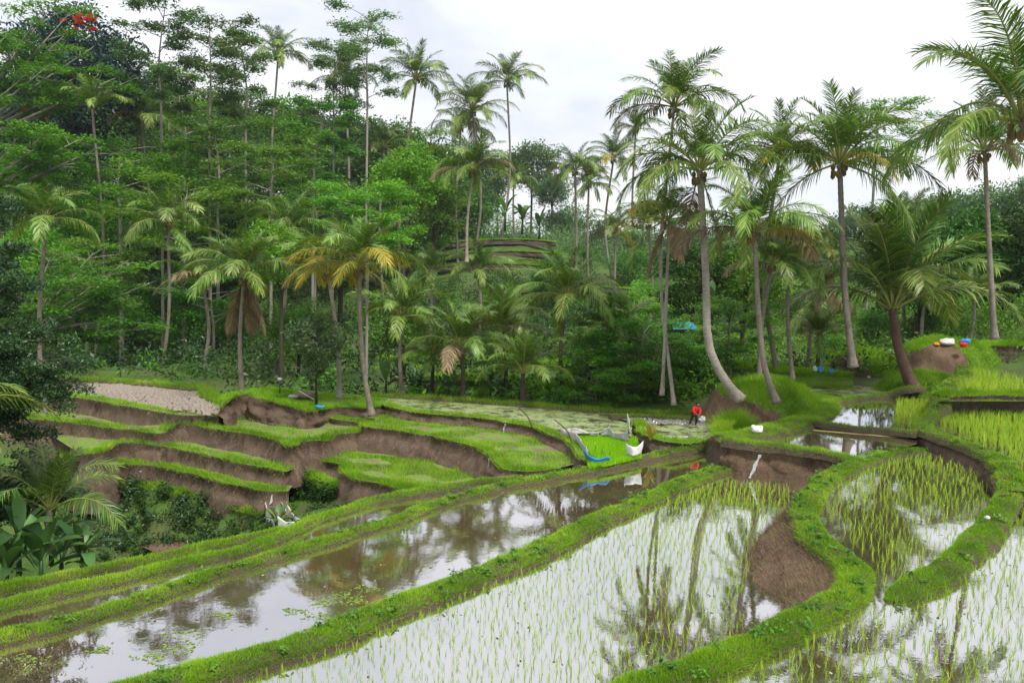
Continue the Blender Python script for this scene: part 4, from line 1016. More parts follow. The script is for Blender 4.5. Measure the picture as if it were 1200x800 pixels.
palm_px('mid-height palm at the right end of the centre palms', (722, 392), 64, base=At(720, 472, 64), size=.9, nf=20, seed=66, low=5.0, mat='bark_dark')
palm_px('mid-height palm left of the shaggy skirted palm', (238, 330), 74, base_x=236, size=.95, nf=20, seed=67, low=5.2)
palm_px('low palm between the mound palms and the farthest pond', (960, 395), 70, base_x=962, size=.8, nf=18, seed=68, low=4.6, mat='bark_dark')
# near left
palm_px('young palm with upright dark fronds in the lower left ravine', (58, 598), 27, base=tuple(At(56, 622, 27)), size=.6, nf=11, seed=70, young=True, r=.12)
palm_px('palm at the left edge showing only yellowish hanging fronds', (-118, 505), 23, base=(-20.5, 26.5, -5.0), size=.85, nf=22, seed=71, yellow=0, dead=0)

# ------------------------------------------------------------------ broadleaf trees
def leaf_arrays(Cn, size, upb, rg, wr=0.42):
    n = len(Cn)
    N = rg.normal(0, 1, (n, 3)); N /= np.linalg.norm(N, axis=1)[:, None]
    N = N + np.array([0, 0, upb]); N /= np.linalg.norm(N, axis=1)[:, None]
    T = np.cross(N, rg.normal(0, 1, (n, 3))); T /= np.linalg.norm(T, axis=1)[:, None] + 1e-9
    B = np.cross(N, T)
    s = (size * rg.uniform(0.5, 1.5, n))[:, None]
    V = np.stack([Cn - T * s * .5, Cn + B * s * wr * .5 + T * s * .05, Cn + T * s * .5, Cn - B * s * wr * .5 + T * s * .05], 1).reshape(-1, 3)
    F = np.arange(n * 4).reshape(n, 4)
    return V, F
def pads(centers, rad, flat, per, size, upb, rg, crn=None):
    """leafy clumps: centers (k,3), rad (k,)"""
    k = len(centers); cnt = np.maximum(6, (per * np.clip((rad / rad.mean()) ** 2, .25, 2.5)).astype(int)); b = np.repeat(np.arange(k), cnt)
    d = rg.normal(0, 1, (len(b), 3)); d /= np.linalg.norm(d, axis=1)[:, None]
    d *= (rg.random(len(b)) ** 0.42)[:, None]
    # irregular outline
    ph = rg.uniform(0, 6.28, k)
    lob = 1 + 0.3 * np.sin(3 * np.arctan2(d[:, 1], d[:, 0]) + ph[b])
    P = centers[b] + d * (rad[b] * lob)[:, None] * np.array([1, 1, flat])
    P[:, 2] -= 0.16 * rad[b] * (d[:, 0] ** 2 + d[:, 1] ** 2)
    V, F = leaf_arrays(P, np.full(len(b), size), upb, rg)
    c = rg.random(k) if crn is None else crn
    r = np.clip(0.45 * c[b] + 0.55 * rg.random(len(b)), 0, 1)
    return V, F, np.repeat(r, 4)
class Tree:
    pass
def _stash(mb, bark):
    o = mb.build('limbs', M[bark]); me = o.data; bpy.data.objects.remove(o); return me
def layered_crown(seed, Hc, Rr, nbr=12, per=150, leaf=0.3, padr=1.5, bark='bark_pale', mat='leaf_bright', flat=0.3, tr=0.16, rise=0.45, dome=0.6):
    """crown of flat leaf layers on limbs; its foot is where the limbs start"""
    rg = np.random.default_rng(seed)
    mb = MB()
    top = np.array([rg.normal(0, .04) * Hc, rg.normal(0, .04) * Hc, Hc * 0.95])
    sp = smooth_line(np.array([[0, 0, 0], [rg.normal(0, .2), rg.normal(0, .2), Hc * .4], top]), 0.8)
    mb.tube(sp, np.linspace(tr, tr * .25, len(sp)), 7, False)
    cen, rad = [], []
    for i in range(nbr):
        q = (i + rg.uniform(0, .8)) / nbr
        az = i * 2.4 + rg.uniform(-.6, .6)
        o = np.array([np.interp(q * Hc * .95, sp[:, 2], sp[:, k]) for k in range(3)])
        ln = Rr * (0.45 + dome * math.sin(math.pi * (0.12 + 0.8 * q)) ** .8) * rg.uniform(.6, 1.12)
        d = np.array([math.cos(az), math.sin(az), rise * rg.uniform(.4, 1.3)])
        e = o + d * ln * np.array([1, 1, .6]); m = o + d * ln * .5 * np.array([1, 1, .9])
        br = smooth_line(np.array([o, m, e]), 0.7)
        mb.tube(br, np.linspace(tr * .4, tr * .1, len(br)), 5, False)
        for j in range(6):
            f = rg.uniform(.35, 1.0); st = o + (e - o) * f + [0, 0, .1]
            a2 = az + rg.uniform(-1.2, 1.2)
            tip = st + np.array([math.cos(a2), math.sin(a2), rg.uniform(.0, .3)]) * Rr * rg.uniform(.12, .34)
            mb.tube(np.array([st, (st + tip) / 2 + [0, 0, .08], tip]), [tr * .14, tr * .1, tr * .05], 4, False)
            cen.append(tip); rad.append(padr * rg.uniform(.5, 1.2))
    for k in range(5):
        cen.append(top + rg.normal(0, 1, 3) * np.array([Rr * .2, Rr * .2, .4])); rad.append(padr * rg.uniform(.5, .9))
    V, F, r = pads(np.array(cen), np.array(rad), flat, per, leaf, 1.5, rg)
    t = Tree(); t.limbs = _stash(mb, bark); t.bark = bark
    t.crown = mkmesh('crown', V, F, M[mat], rnd=r)
    t.W = 2 * np.percentile(np.hypot(V[:, 0], V[:, 1]), 96); t.Ht = np.percentile(V[:, 2], 99.7); t.tr = tr
    return t
def bushy_crown(seed, Hc, Rr, k=46, per=190, leaf=0.3, bark='bark_dark', mat='leaf_mid', flat=0.6, tr=0.2, padr=None, lump=1.0, upb=.9):
    rg = np.random.default_rng(seed)
    mb = MB()
    c0 = np.array([0, 0, Hc * .5]); rz = Hc * .5
    sp = smooth_line(np.array([[0, 0, 0], [rg.normal(0, .2), rg.normal(0, .2), Hc * .4], [rg.normal(0, .3), rg.normal(0, .3), Hc * .75]]), .8)
    mb.tube(sp, np.linspace(tr, tr * .3, len(sp)), 7, False)
    d = rg.normal(0, 1, (k, 3)); d /= np.linalg.norm(d, axis=1)[:, None]
    d[:, 2] = np.abs(d[:, 2]) * np.where(rg.random(k) < .68, 1, -1)
    cen = c0 + d * np.array([Rr, Rr, rz]) * (rg.uniform(.5, .92, k) * (1 + .15 * rg.normal(0, 1, k) * lump))[:, None]
    for c in cen[::2]:
        o = sp[int(rg.integers(0, len(sp)))]
        mb.tube(np.array([o, (o + c) / 2 + [0, 0, -.2], c]), [tr * .35, tr * .2, tr * .06], 4, False)
    rad = (padr or Rr * .4) * rg.uniform(.6, 1.2, k)
    V, F, r = pads(cen, rad, flat, per, leaf, upb, rg)
    t = Tree(); t.limbs = _stash(mb, bark); t.bark = bark
    t.crown = mkmesh('crown', V, F, M[mat], rnd=r)
    t.W = 2 * np.percentile(np.hypot(V[:, 0], V[:, 1]), 97); t.Ht = np.percentile(V[:, 2], 99.7); t.tr = tr
    return t
KIND = {
    'tallA': layered_crown(11, 13, 4.6, 17, 95, .36, 1.35, flat=.45),
    'tallB': layered_crown(12, 12, 5.2, 17, 95, .36, 1.45, flat=.45),
    'tallC': layered_crown(13, 11, 4.4, 15, 95, .36, 1.3, flat=.45),
    'layA': layered_crown(14, 8, 5.2, 15, 125, .30, 1.55, rise=.32),
    'layB': layered_crown(15, 7, 6.0, 16, 130, .30, 1.65, rise=.25),
    'layC': layered_crown(16, 6, 4.4, 14, 125, .28, 1.35, tr=.12, rise=.35),
    'bushA': bushy_crown(21, 9, 4.4, 52, 190, .34),
    'bushB': bushy_crown(22, 8, 4.2, 50, 190, .34, mat='leaf_bright'),
    'bushC': bushy_crown(23, 6.5, 4.0, 46, 180, .32),
    'dark': bushy_crown(24, 15, 7.2, 150, 190, .40, mat='leaf_dark', padr=1.9, lump=.5),
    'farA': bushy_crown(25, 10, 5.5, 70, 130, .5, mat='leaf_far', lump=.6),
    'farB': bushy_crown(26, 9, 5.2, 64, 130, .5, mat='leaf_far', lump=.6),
}
mb = MB(); mb.tube(np.array([[0, 0, 0], [.02, .03, .25], [-.03, 0, .5], [.03, -.02, .75], [0, 0, 1.0]]) * np.array([10, 10, 1]) * np.array([.1, .1, 1]), [1.5, 1.15, 1.05, 1.0, .95], 8)
_TR = {b: _stash(mb, b) for b in ('bark_pale', 'bark_dark')}
def tree(kind, px, ytop, D, width, label, group, name='broadleaf_tree', mat=None, rot=None):
    t = KIND[kind]
    x, D, ztop = At(px, ytop, D)
    z0 = gz1(x, D) - 0.3
    s = width / FPX * D / t.W
    s = min(s, (ztop - z0) / (t.Ht * 0.9))
    zc = ztop - s * t.Ht - z0
    rot = rot if rot is not None else (px * 1.37 + ytop) % 6.28
    e = empty(name, (x, D, z0), rot)
    tag(e, label, 'tree', group)
    tk = put('trunk', _TR[t.bark], e)
    tk.scale = (t.tr * s, t.tr * s, max(zc, 0) + 0.15)
    lb = put('limbs', t.limbs, e, loc=(0, 0, zc), scale=s)
    c = put('crown', MATVAR(t.crown, mat) if mat else t.crown, e, loc=(0, 0, zc), scale=s)
    return e
_MV = {}
def MATVAR(me, mat):
    k = (me.name, mat)
    if k not in _MV:
        q = me.copy(); q.materials[0] = M[mat]; _MV[k] = q
    return _MV[k]
GF1 = 'feathery trees on the forested slope'
for a in [
    ('tallA', 188, -8, 88, 110, 'tallest feathery tree at the upper left, cut by the top edge'),
    ('tallB', 245, 10, 89, 120, 'feathery tree with layered crown right of the tallest one'),
    ('tallC', 288, 38, 92, 95, 'feathery tree left of the lone slender palm'),
    ('tallA', 392, 46, 96, 90, 'feathery tree just left of the highest central feathery tree'),
    ('tallB', 432, 8, 94, 105, 'highest central feathery tree against the white sky'),
    ('tallC', 216, 80, 97, 110, 'feathery tree behind the tall upper left pair'),
    ('tallC', 368, 112, 90, 105, 'airy tree below the dark skyline palm'),
    ('layB', 140, 158, 87, 190, 'wide bright layered tree in the left forest'),
    ('layA', 255, 138, 87, 150, 'bright layered tree under the tall feathery pair'),
    ('layA', 318, 168, 84, 130, 'layered tree around the foot of the slender sky palm'),
    ('layB', 215, 210, 85, 170, 'lower layered tree above the thin-trunked palm'),
    ('layC', 432, 212, 72, 130, 'rounded bright green tree above the knoll palm'),
    ('layA', 370, 225, 76, 110, 'bright tree behind the two yellow-fronded palms'),
    ('layC', 250, 300, 84, 130, 'low leafy tree right of the thin-trunked palm'),
    ('layC', 720, 336, 66, 130, 'bright spreading tree right of the broad dark-trunked palm'),
    ('layB', 752, 372, 62, 150, 'wide low layered tree beside the pale leaning trunks'),
    ('layC', 700, 408, 62, 100, 'low leafy tree at the back of the weedy field'),
    ('layA', 1030, 118, 84, 120, 'feathery tree showing behind the big-crowned palm'),
    ('layC', 735, 420, 60.5, 110, 'lowest bright tree spreading over the forest-edge bund'),
    ('layA', 775, 395, 63, 120, 'bright leafy tree around the foot of the pale leaning trunks'),
    ('layC', 860, 350, 66, 110, 'bushy tree between the mound palms and the turquoise roof'),
    ('layC', 770, 330, 74, 90, 'leafy tree hiding the turquoise-roofed hut'),
    ('layA', 780, 236, 110, 100, 'thin flat-topped tree in the low sky gap'),
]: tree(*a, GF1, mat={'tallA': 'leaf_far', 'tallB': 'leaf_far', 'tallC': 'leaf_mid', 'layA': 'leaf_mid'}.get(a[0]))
GF2 = 'rounded trees packed into the hillside forest'
for a in [
    ('bushB', 475, 170, 88, 90, 'rounded tree below the curved-trunk skyline palm'),
    ('bushA', 510, 200, 92, 90, 'dark rounded tree left of the drooping centre palm'),
    ('bushB', 330, 260, 72, 90, 'bright rounded tree behind the shaggy skirted palm'),
    ('bushA', 160, 330, 90, 120, 'rounded tree behind the back of the bare brown field'),
    ('bushC', 240, 350, 86, 110, 'dark rounded bush tree right of the brown field'),
    ('bushA', 350, 350, 74, 90, 'dark tree behind the pale double trunks'),
    ('bushC', 460, 345, 80, 100, 'shady tree between the yellow palm and the stubby palm'),
    ('bushC', 120, 395, 88, 100, 'low dark tree at the back edge of the brown field'),
    ('bushB', 650, 300, 94, 70, 'small rounded tree at the end of the hillside terraces'),
    ('bushB', 590, 335, 88, 90, 'rounded bush below the hillside terraces'),
    ('bushC', 820, 395, 64, 90, 'green bush behind the curved pale trunk'),
    ('bushC', 980, 385, 74, 90, 'dark bush behind the third small pond'),
    ('bushB', 1130, 262, 96, 120, 'bright bushy tree on the right hillside'),
    ('bushA', 1195, 246, 92, 110, 'bushy tree on the right hillside at the frame edge'),
    ('bushB', 1060, 320, 90, 110, 'rounded tree on the slope behind the stout palm'),
    ('bushA', 935, 300, 94, 110, 'rounded tree behind the mound palms'),
    ('bushB', 850, 300, 96, 110, 'light green tree behind the drooping-fronded palm'),
    ('bushC', 1090, 365, 78, 80, 'bush on the bank behind the sacks'),
    ('bushB', 1165, 330, 84, 110, 'bright leafy bush on the right hillside below the frame-edge tree'),
    ('bushC', 1030, 360, 80, 90, 'bush behind the tall grassy hump'),
    ('bushB', 1100, 310, 104, 110, 'rounded green tree higher on the right hillside'),
    ('bushA', 1000, 290, 108, 120, 'tree on the slope behind the big-crowned palm'),
    ('bushA', 690, 290, 108, 80, 'rounded tree at the foot of the twin palms'),
    ('bushC', 745, 290, 104, 80, 'bushy tree in the dip of the skyline'),
]: tree(*a, GF2)
for a in [
    ('bushA', 815, 275, 74, 110, 'full green tree behind the curved pale trunk'),
    ('bushB', 875, 285, 75, 110, 'full bright tree behind the mound-top palm'),
    ('bushA', 1082, 275, 77, 110, 'full dark tree behind the stout palm crown'),
    ('bushB', 1125, 246, 78, 120, 'bright full tree left of the right-edge grey trunk'),
    ('bushA', 1185, 240, 78, 130, 'full tree right of the right-edge grey trunk'),
    ('bushA', 1250, 225, 78, 130, 'full tree just cut by the right frame edge'),
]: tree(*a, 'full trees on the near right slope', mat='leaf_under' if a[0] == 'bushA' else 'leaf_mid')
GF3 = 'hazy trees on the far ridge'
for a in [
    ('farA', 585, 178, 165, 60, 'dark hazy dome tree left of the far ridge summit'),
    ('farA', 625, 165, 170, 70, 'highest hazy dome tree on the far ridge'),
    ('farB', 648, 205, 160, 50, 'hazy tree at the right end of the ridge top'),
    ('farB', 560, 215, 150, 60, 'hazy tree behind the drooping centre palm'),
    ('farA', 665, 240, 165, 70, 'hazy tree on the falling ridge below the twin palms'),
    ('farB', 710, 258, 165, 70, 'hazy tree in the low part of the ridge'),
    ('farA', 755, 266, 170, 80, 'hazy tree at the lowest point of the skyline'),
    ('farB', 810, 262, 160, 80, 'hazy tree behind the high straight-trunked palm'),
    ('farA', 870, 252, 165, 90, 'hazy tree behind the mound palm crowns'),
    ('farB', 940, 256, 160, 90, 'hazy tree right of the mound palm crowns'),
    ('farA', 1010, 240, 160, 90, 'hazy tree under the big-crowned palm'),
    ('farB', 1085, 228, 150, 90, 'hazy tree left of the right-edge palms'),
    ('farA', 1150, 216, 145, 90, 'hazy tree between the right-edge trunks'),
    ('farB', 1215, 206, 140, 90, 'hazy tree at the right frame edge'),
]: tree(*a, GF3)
# trees that fill the slope, mostly hidden
rgf = np.random.default_rng(77)
LMK = [(96, 60, 'the red-flowered dome'), (188, 30, 'the tallest feathery tree'), (245, 40, 'the second feathery tree'), (326, 64, 'the slender sky palm'), (404, 92, 'the dark skyline palm'), (432, 40, 'the highest central feathery tree'), (488, 92, 'the curved-trunk skyline palm'), (554, 130, 'the full dark skyline palm'), (54, 258, 'the palm with dry curling fronds'), (165, 138, 'the grey-fronded forest palm'), (197, 262, 'the thin-trunked palm'), (286, 322, 'the shaggy skirted palm'), (338, 270, 'the shaded palm'), (421, 260, 'the knoll palm'), (505, 240, 'the drooping centre palm'), (20, 130, 'the near left limbs'), (255, 170, 'the bright layered tree'), (140, 180, 'the wide bright layered tree'), (450, 172, 'the half-buried palm'), (368, 150, 'the airy tree')]
for i, (px, D, yt) in enumerate([(20, 96, 150), (70, 104, 130), (120, 100, 170), (170, 108, 140), (215, 112, 150), (260, 108, 130), (300, 116, 150), (345, 112, 140), (390, 118, 150), (430, 112, 170), (470, 116, 150), (520, 122, 170), (-40, 90, 120), (40, 84, 260), (100, 82, 280), (280, 92, 230), (400, 92, 250), (190, 90, 250), (150, 120, 110), (350, 126, 120), (480, 130, 150), (240, 125, 100), (30, 112, 90), (90, 116, 96), (140, 112, 120), (200, 118, 100), (270, 118, 105), (320, 122, 118), (365, 120, 128), (410, 122, 128), (450, 124, 140), (500, 118, 165), (300, 100, 190), (220, 100, 190), (370, 102, 200), (440, 100, 210), (478, 104, 222), (120, 92, 230), (60, 92, 210), (160, 100, 190), (330, 94, 245), (260, 94, 250), (530, 118, 200), (0, 100, 130)]):
    k6 = i % 6
    look = ['rounded mid-green', 'rounded bright green', 'flat-layered', 'shady rounded', 'low dark', 'pale hazy'][k6]
    lm = min(LMK, key=lambda q: (q[0] - px) ** 2 + (q[1] - yt) ** 2)
    dx, dy = px - lm[0], yt - lm[1]
    rel = ('just left of' if dx < -9 else 'just right of' if dx > 9 else 'straight behind') if abs(dx) > abs(dy) * .7 else ('behind and above' if dy < 0 else 'behind and below')
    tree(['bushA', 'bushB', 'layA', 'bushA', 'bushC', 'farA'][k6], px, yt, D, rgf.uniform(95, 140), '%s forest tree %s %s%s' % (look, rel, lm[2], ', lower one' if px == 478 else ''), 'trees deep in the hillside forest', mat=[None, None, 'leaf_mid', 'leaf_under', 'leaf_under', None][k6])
# the red-flowered tree and the near trees at the left edge
e = tree('dark', 84, 6, 92, 178, 'great dark domed tree with red blossom at the upper left', None, name='flowering_tree', mat='leaf_blue')
rg = np.random.default_rng(3)
mb = MB()
_cr = [c for c in bpy.data.objects if c.parent == e and c.name.startswith('crown')][0]
cw = np.zeros(len(_cr.data.vertices) * 3, np.float32); _cr.data.vertices.foreach_get('co', cw)
cw = cw.reshape(-1, 3)[::4] * _cr.scale[0] + np.array(_cr.location)
_c, _s = math.cos(e.rotation_euler[2]), math.sin(e.rotation_euler[2])
cw = np.stack([cw[:, 0] * _c - cw[:, 1] * _s, cw[:, 0] * _s + cw[:, 1] * _c, cw[:, 2]], 1)      # leaves of this crown
for i in range(110):
    px, py = (rg.uniform(62, 114), rg.uniform(10, 34)) if i < 66 else ((rg.uniform(105, 122), rg.uniform(36, 48)) if i < 86 else (rg.uniform(15, 50), rg.uniform(126, 138)))
    d = ray(px, py); d = d / np.linalg.norm(d)
    rel = cw + np.array(e.location) - ORG
    al = rel @ d; off = np.linalg.norm(rel - al[:, None] * d, axis=1)
    near = np.where(off < 1.6)[0]
    if not len(near): continue
    c = cw[near[np.argmin(al[near])]] - d * .4
    for q in range(5):
        a = rg.uniform(0, 6.28); d = np.array([math.cos(a), math.sin(a) * .6, rg.uniform(.2, .9)]) * .42
        mb.add([c, c + d + [.13, 0, .07], c + d * 1.35, c + d + [-.13, 0, -.07]], [(0, 1, 2, 3)])
f = mb.build('blossom', M['flower'], e, smooth=False)
f.rotation_euler = (0, 0, -e.rotation_euler[2]); 
def custom_tree(name, label, base, tips, D, mat, bark, leaf, padr, per, flat, seed, start, tr=.2, upb=1.6):
    """limbs reach out from a trunk to the given places"""
    rg = np.random.default_rng(seed)
    base = np.array(base, float)
    e = empty(name, tuple(base)); tag(e, label, 'tree')
    mb = MB()
    st = np.array(start, float) - base
    mb.tube(smooth_line(np.array([[0, 0, -.5], st * .5 + [.3, 0, 0], st]), .7), np.linspace(tr, tr * .7, len(smooth_line(np.array([[0, 0, -.5], st * .5 + [.3, 0, 0], st]), .7))), 8)
    cen, rad = [], []
    for px, py, dd in tips:
        tp = At(px, py, D + dd) - base
        m = st * .5 + tp * .5 + np.array([0, 0, rg.uniform(-.1, .5)])
        ln = smooth_line(np.array([st, m, tp]), .5)
        mb.tube(ln, np.linspace(tr * .5, tr * .08, len(ln)), 5, False)
        for k in range(7):
            q = rg.uniform(.55, 1.05)
            c = st + (tp - st) * q + rg.normal(0, 1, 3) * np.array([.7, .7, .3]) * padr
            i0 = ln[int(min(len(ln) - 1, q * .9 * len(ln)))]
            mb.tube(np.array([i0, (i0 + c) / 2 + [0, 0, .05], c]), [tr * .12, tr * .08, tr * .03], 4, False)
            cen.append(c); rad.append(padr * rg.uniform(.5, 1.1))
    V, F, r = pads(np.array(cen), np.array(rad), flat, per, leaf, upb, rg)
    mb.build('trunk', M[bark], e)
    mk('crown', V, F, M[mat], e, rnd=r)
    return e
def foot(px, D): q = At(px, 330, D); return (q[0], q[1], gz1(q[0], q[1]) - .3)
custom_tree('spreading_tree', 'tree reaching in from the top left with pale bare limbs and flat leaf layers', foot(-150, 86), [(40, 28, 0), (75, 42, 2), (110, 55, 1), (60, 75, -1), (135, 92, 0), (155, 94, 2), (100, 100, 1), (20, 60, 0), (30, 88, -1), (80, 112, 1), (10, 36, 1), (120, 75, 2), (-30, 50, 0), (60, 8, 1), (85, 12, 1)], 86, 'leaf_bright', 'bark_pale', .46, 2.2, 150, .24, 31, At(-60, 178, 86), .62)
custom_tree('spreading_tree', 'lower flat-layered tree at the left edge under the flowering tree', foot(-90, 84), [(60, 150, 0), (100, 160, 1), (40, 175, -1), (80, 190, 1), (20, 205, 0), (120, 172, 1), (0, 190, 1), (30, 150, 0)], 84, 'leaf_bright', 'bark_pale', .42, 2.0, 140, .26, 32, At(-50, 250, 84), .5)
custom_tree('spreading_tree', 'spreading bright flat-layered tree in front of the left forest', foot(0, 76), [(60, 300, 0), (110, 296, 1), (150, 305, 0), (180, 330, 1), (90, 320, -1), (130, 335, 0), (165, 355, 1), (60, 345, -1), (100, 360, 0), (140, 375, 0), (175, 385, 1), (80, 385, 0), (40, 320, 0), (120, 400, 1), (30, 360, 0)], 76, 'leaf_bright', 'bark_pale', .33, 1.9, 150, .24, 35, At(20, 400, 76), .36)
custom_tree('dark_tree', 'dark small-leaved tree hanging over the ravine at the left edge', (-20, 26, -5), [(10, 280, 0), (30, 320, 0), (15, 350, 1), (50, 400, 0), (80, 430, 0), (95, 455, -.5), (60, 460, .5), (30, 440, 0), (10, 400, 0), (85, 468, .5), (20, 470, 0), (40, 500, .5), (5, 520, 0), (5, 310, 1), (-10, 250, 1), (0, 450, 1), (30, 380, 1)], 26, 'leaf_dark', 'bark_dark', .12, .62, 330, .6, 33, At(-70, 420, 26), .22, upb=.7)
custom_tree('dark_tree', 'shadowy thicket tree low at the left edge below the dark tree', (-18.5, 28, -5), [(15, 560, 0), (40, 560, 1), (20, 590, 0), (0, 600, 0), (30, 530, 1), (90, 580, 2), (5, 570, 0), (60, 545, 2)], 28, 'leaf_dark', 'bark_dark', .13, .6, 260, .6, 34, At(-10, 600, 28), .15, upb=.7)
# young fine-leaved tree on the knoll
rg = np.random.default_rng(8)
b = At(371, 476, 54); e = empty('young_tree', tuple(b)); tag(e, 'young feathery grey-green tree with thin trunk on the knoll', 'tree')
mb = MB(); hh = 4.9; mb.tube(np.array([[0, 0, -.2], [-.05, 0, 1.8], [-.12, 0, 3.4], [-.1, 0, hh]]), [.09, .075, .05, .015], 6)
cen = []
for i in range(46):
    z = rg.uniform(1.9, hh); r = (1.75 * math.sin(math.pi * min(1, .2 + .8 * (hh - z) / 3.1)) + .2) * rg.uniform(.4, 1); a = rg.uniform(0, 6.28)
    c = np.array([math.cos(a) * r, math.sin(a) * r, z + r * .35]); cen.append(c)
    mb.tube(np.array([[-.08, 0, z - .1], c * .5 + [0, 0, z * .5], c]), [.02, .014, .006], 4, False)
V, F, r = pads(np.array(cen), np.full(len(cen), .42), .9, 110, .2, .2, rg)
mb.build('trunk', M['bark_dark'], e); 
me = mkmesh('crown', V, F, M['leaf_fine'], rnd=r); put('crown', me, e)

# ------------------------------------------------------------------ undergrowth
def undergrowth(n, label, mat, Dr, pxr, rr, per, leaf, seed, lift=.5, skip=True, hmax=1.0):
    rg = np.random.default_rng(seed)
    D = rg.uniform(Dr[0], Dr[1], n); px = rg.uniform(pxr[0], pxr[1], n)
    Q = np.array([At(a, 330, b) for a, b in zip(px, D)])
    x, Y = Q[:, 0], Q[:, 1]
    z = gz(x, Y)
    keep = np.ones(n, bool)
    if skip: keep &= ~((px > 505) & (px < 665) & (D > 99) & (D < 114))
    keep &= ~((px < 275) & (D < 70)); keep &= ~((px < 460) & (D < 63)); keep &= ~((px > 690) & (px < 960) & (D < 57)); keep &= ~((px > 880) & (px < 1130) & (D < 69)); keep &= ~((px > 1129) & (D < 71))
    x, z = x[keep], z[keep]; fs = (Y / D)[keep]; D = Y[keep]
    k = len(x)
    rad = rg.uniform(rr[0], rr[1], k) * np.maximum(fs, 1)
    cen = np.stack([x, D, z + rad * lift * rg.uniform(.2, 1.6, k) * hmax], 1)
    V, F, r = pads(cen, rad, .7, per, leaf, .7, rg)
    tag(mk('undergrowth', V, F, M[mat], rnd=r), label, 'undergrowth', kind='stuff')
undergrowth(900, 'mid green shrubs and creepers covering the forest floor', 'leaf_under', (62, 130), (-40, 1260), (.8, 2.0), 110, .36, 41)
undergrowth(420, 'light green shrubs scattered through the forest floor', 'leaf_bright', (60, 120), (-20, 1250), (.6, 1.5), 110, .32, 42)
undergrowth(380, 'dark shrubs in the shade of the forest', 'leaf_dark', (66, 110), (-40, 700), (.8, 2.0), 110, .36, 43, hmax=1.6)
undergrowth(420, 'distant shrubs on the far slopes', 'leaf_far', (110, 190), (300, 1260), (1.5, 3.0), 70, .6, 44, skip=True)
undergrowth(520, 'light creepers on the right-hand slope', 'leaf_bright', (60, 105), (760, 1260), (.7, 1.8), 110, .34, 45)

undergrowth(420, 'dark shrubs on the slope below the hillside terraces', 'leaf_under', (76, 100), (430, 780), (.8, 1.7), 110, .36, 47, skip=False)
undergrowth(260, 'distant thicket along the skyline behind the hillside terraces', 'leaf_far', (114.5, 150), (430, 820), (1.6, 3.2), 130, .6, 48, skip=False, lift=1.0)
undergrowth(260, 'shrubs above the right-edge terraces', 'leaf_mid', (71, 92), (1090, 1270), (.8, 1.9), 110, .3, 46)

# overgrown ravine side
rg = np.random.default_rng(51)
cen = []
for o in bpy.data.objects:                     # weeds on the faces of the lowest terrace and the spur
    if o.parent and o.parent.name in ('fifth_terrace', 'grass_spur') and o.name.startswith('earth_face'):
        vs = np.zeros(len(o.data.vertices) * 3, np.float32); o.data.vertices.foreach_get('co', vs); vs = vs.reshape(-1, 3)
        cen += list(vs[rg.choice(len(vs), min(len(vs), 260), replace=False)])
for i in range(420):
    px, py = rg.uniform(60, 430), rg.uniform(570, 655)
    for D in np.arange(24, 50, .5):
        d = ray(px, py); p = ORG + d * (D / d[1])
        if gz1(p[0], p[1]) >= p[2]: cen.append(p); break
cen = np.array(cen)
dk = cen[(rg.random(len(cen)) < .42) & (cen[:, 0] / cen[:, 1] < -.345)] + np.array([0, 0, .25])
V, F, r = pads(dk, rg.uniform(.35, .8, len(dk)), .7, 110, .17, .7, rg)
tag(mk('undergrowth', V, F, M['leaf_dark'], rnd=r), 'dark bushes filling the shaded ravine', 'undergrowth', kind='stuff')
V, F, r = pads(cen, rg.uniform(.2, .6, len(cen)), .6, 90, .14, .8, rg)
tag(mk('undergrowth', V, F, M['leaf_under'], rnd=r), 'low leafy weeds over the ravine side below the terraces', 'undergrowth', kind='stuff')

# ------------------------------------------------------------------ broad-leaved clumps (banana and canna)
def paddle(name, Ln, Wd, e0, droop, seed, fold=.25):
    rg = np.random.default_rng(seed)
    n = 9; s = np.linspace(0, 1, n); ang = e0 - droop * s ** 1.6
    T = np.stack([np.cos(ang), np.zeros(n), np.sin(ang)], 1)
    P = np.concatenate([[[0, 0, 0]], np.cumsum(T[:-1] * Ln / (n - 1), axis=0)])
    Nn = np.stack([-np.sin(ang), np.zeros(n), np.cos(ang)], 1)
    w = Wd / 2 * np.clip(np.sin(math.pi * np.clip((s - .18) / .84, 0, 1)) ** .55, 0.04, 1)
    w[-1] = .01
    V = []
    for i in range(n):
        wv = w[i] * (1 + .12 * rg.normal())
        V += [P[i] + np.array([0, -wv, 0]) + Nn[i] * wv * fold, P[i], P[i] + np.array([0, wv, 0]) + Nn[i] * wv * fold]
    F = np.array([(i * 3 + j, i * 3 + j + 1, i * 3 + 4 + j, i * 3 + 3 + j) for i in range(n - 1) for j in range(2)])
    return mkmesh(name, V, F, M['banana'], smooth=True, rnd=np.full(len(V), rg.uniform(.1, 1)))
PAD = [paddle('leaf', 2.2, .55, R_(a), R_(d), i) for i, (a, d) in enumerate([(82, 25), (72, 55), (60, 80), (46, 95), (30, 85), (64, 60)])]
def banana(label, loc, size, n, seed, cat='banana plant', name='banana_plant', group=None):
    rg = np.random.default_rng(seed)
    e = empty(name, tuple(loc)); tag(e, label, cat, group)
    mb = MB(); mb.tube(np.array([[0, 0, -.2], [0, 0, .7], [.03, 0, 1.4]]) * size, np.array([.12, .1, .06]) * size, 8); mb.build('stem', M['banana'], e)
    st = e.children[0].data
    a = st.attributes.new('rnd', 'FLOAT', 'POINT')
    for i in range(n):
        o = put('leaf', PAD[int(rg.integers(len(PAD)))], e, loc=(0, 0, size * rg.uniform(.7, 1.35)), rot=(rg.uniform(-.2, .2), 0, i * 2.4 + rg.uniform(-.4, .4)), scale=size * rg.uniform(.75, 1.15))
    return e
GBN = 'broad-leaved plants at the lower left'
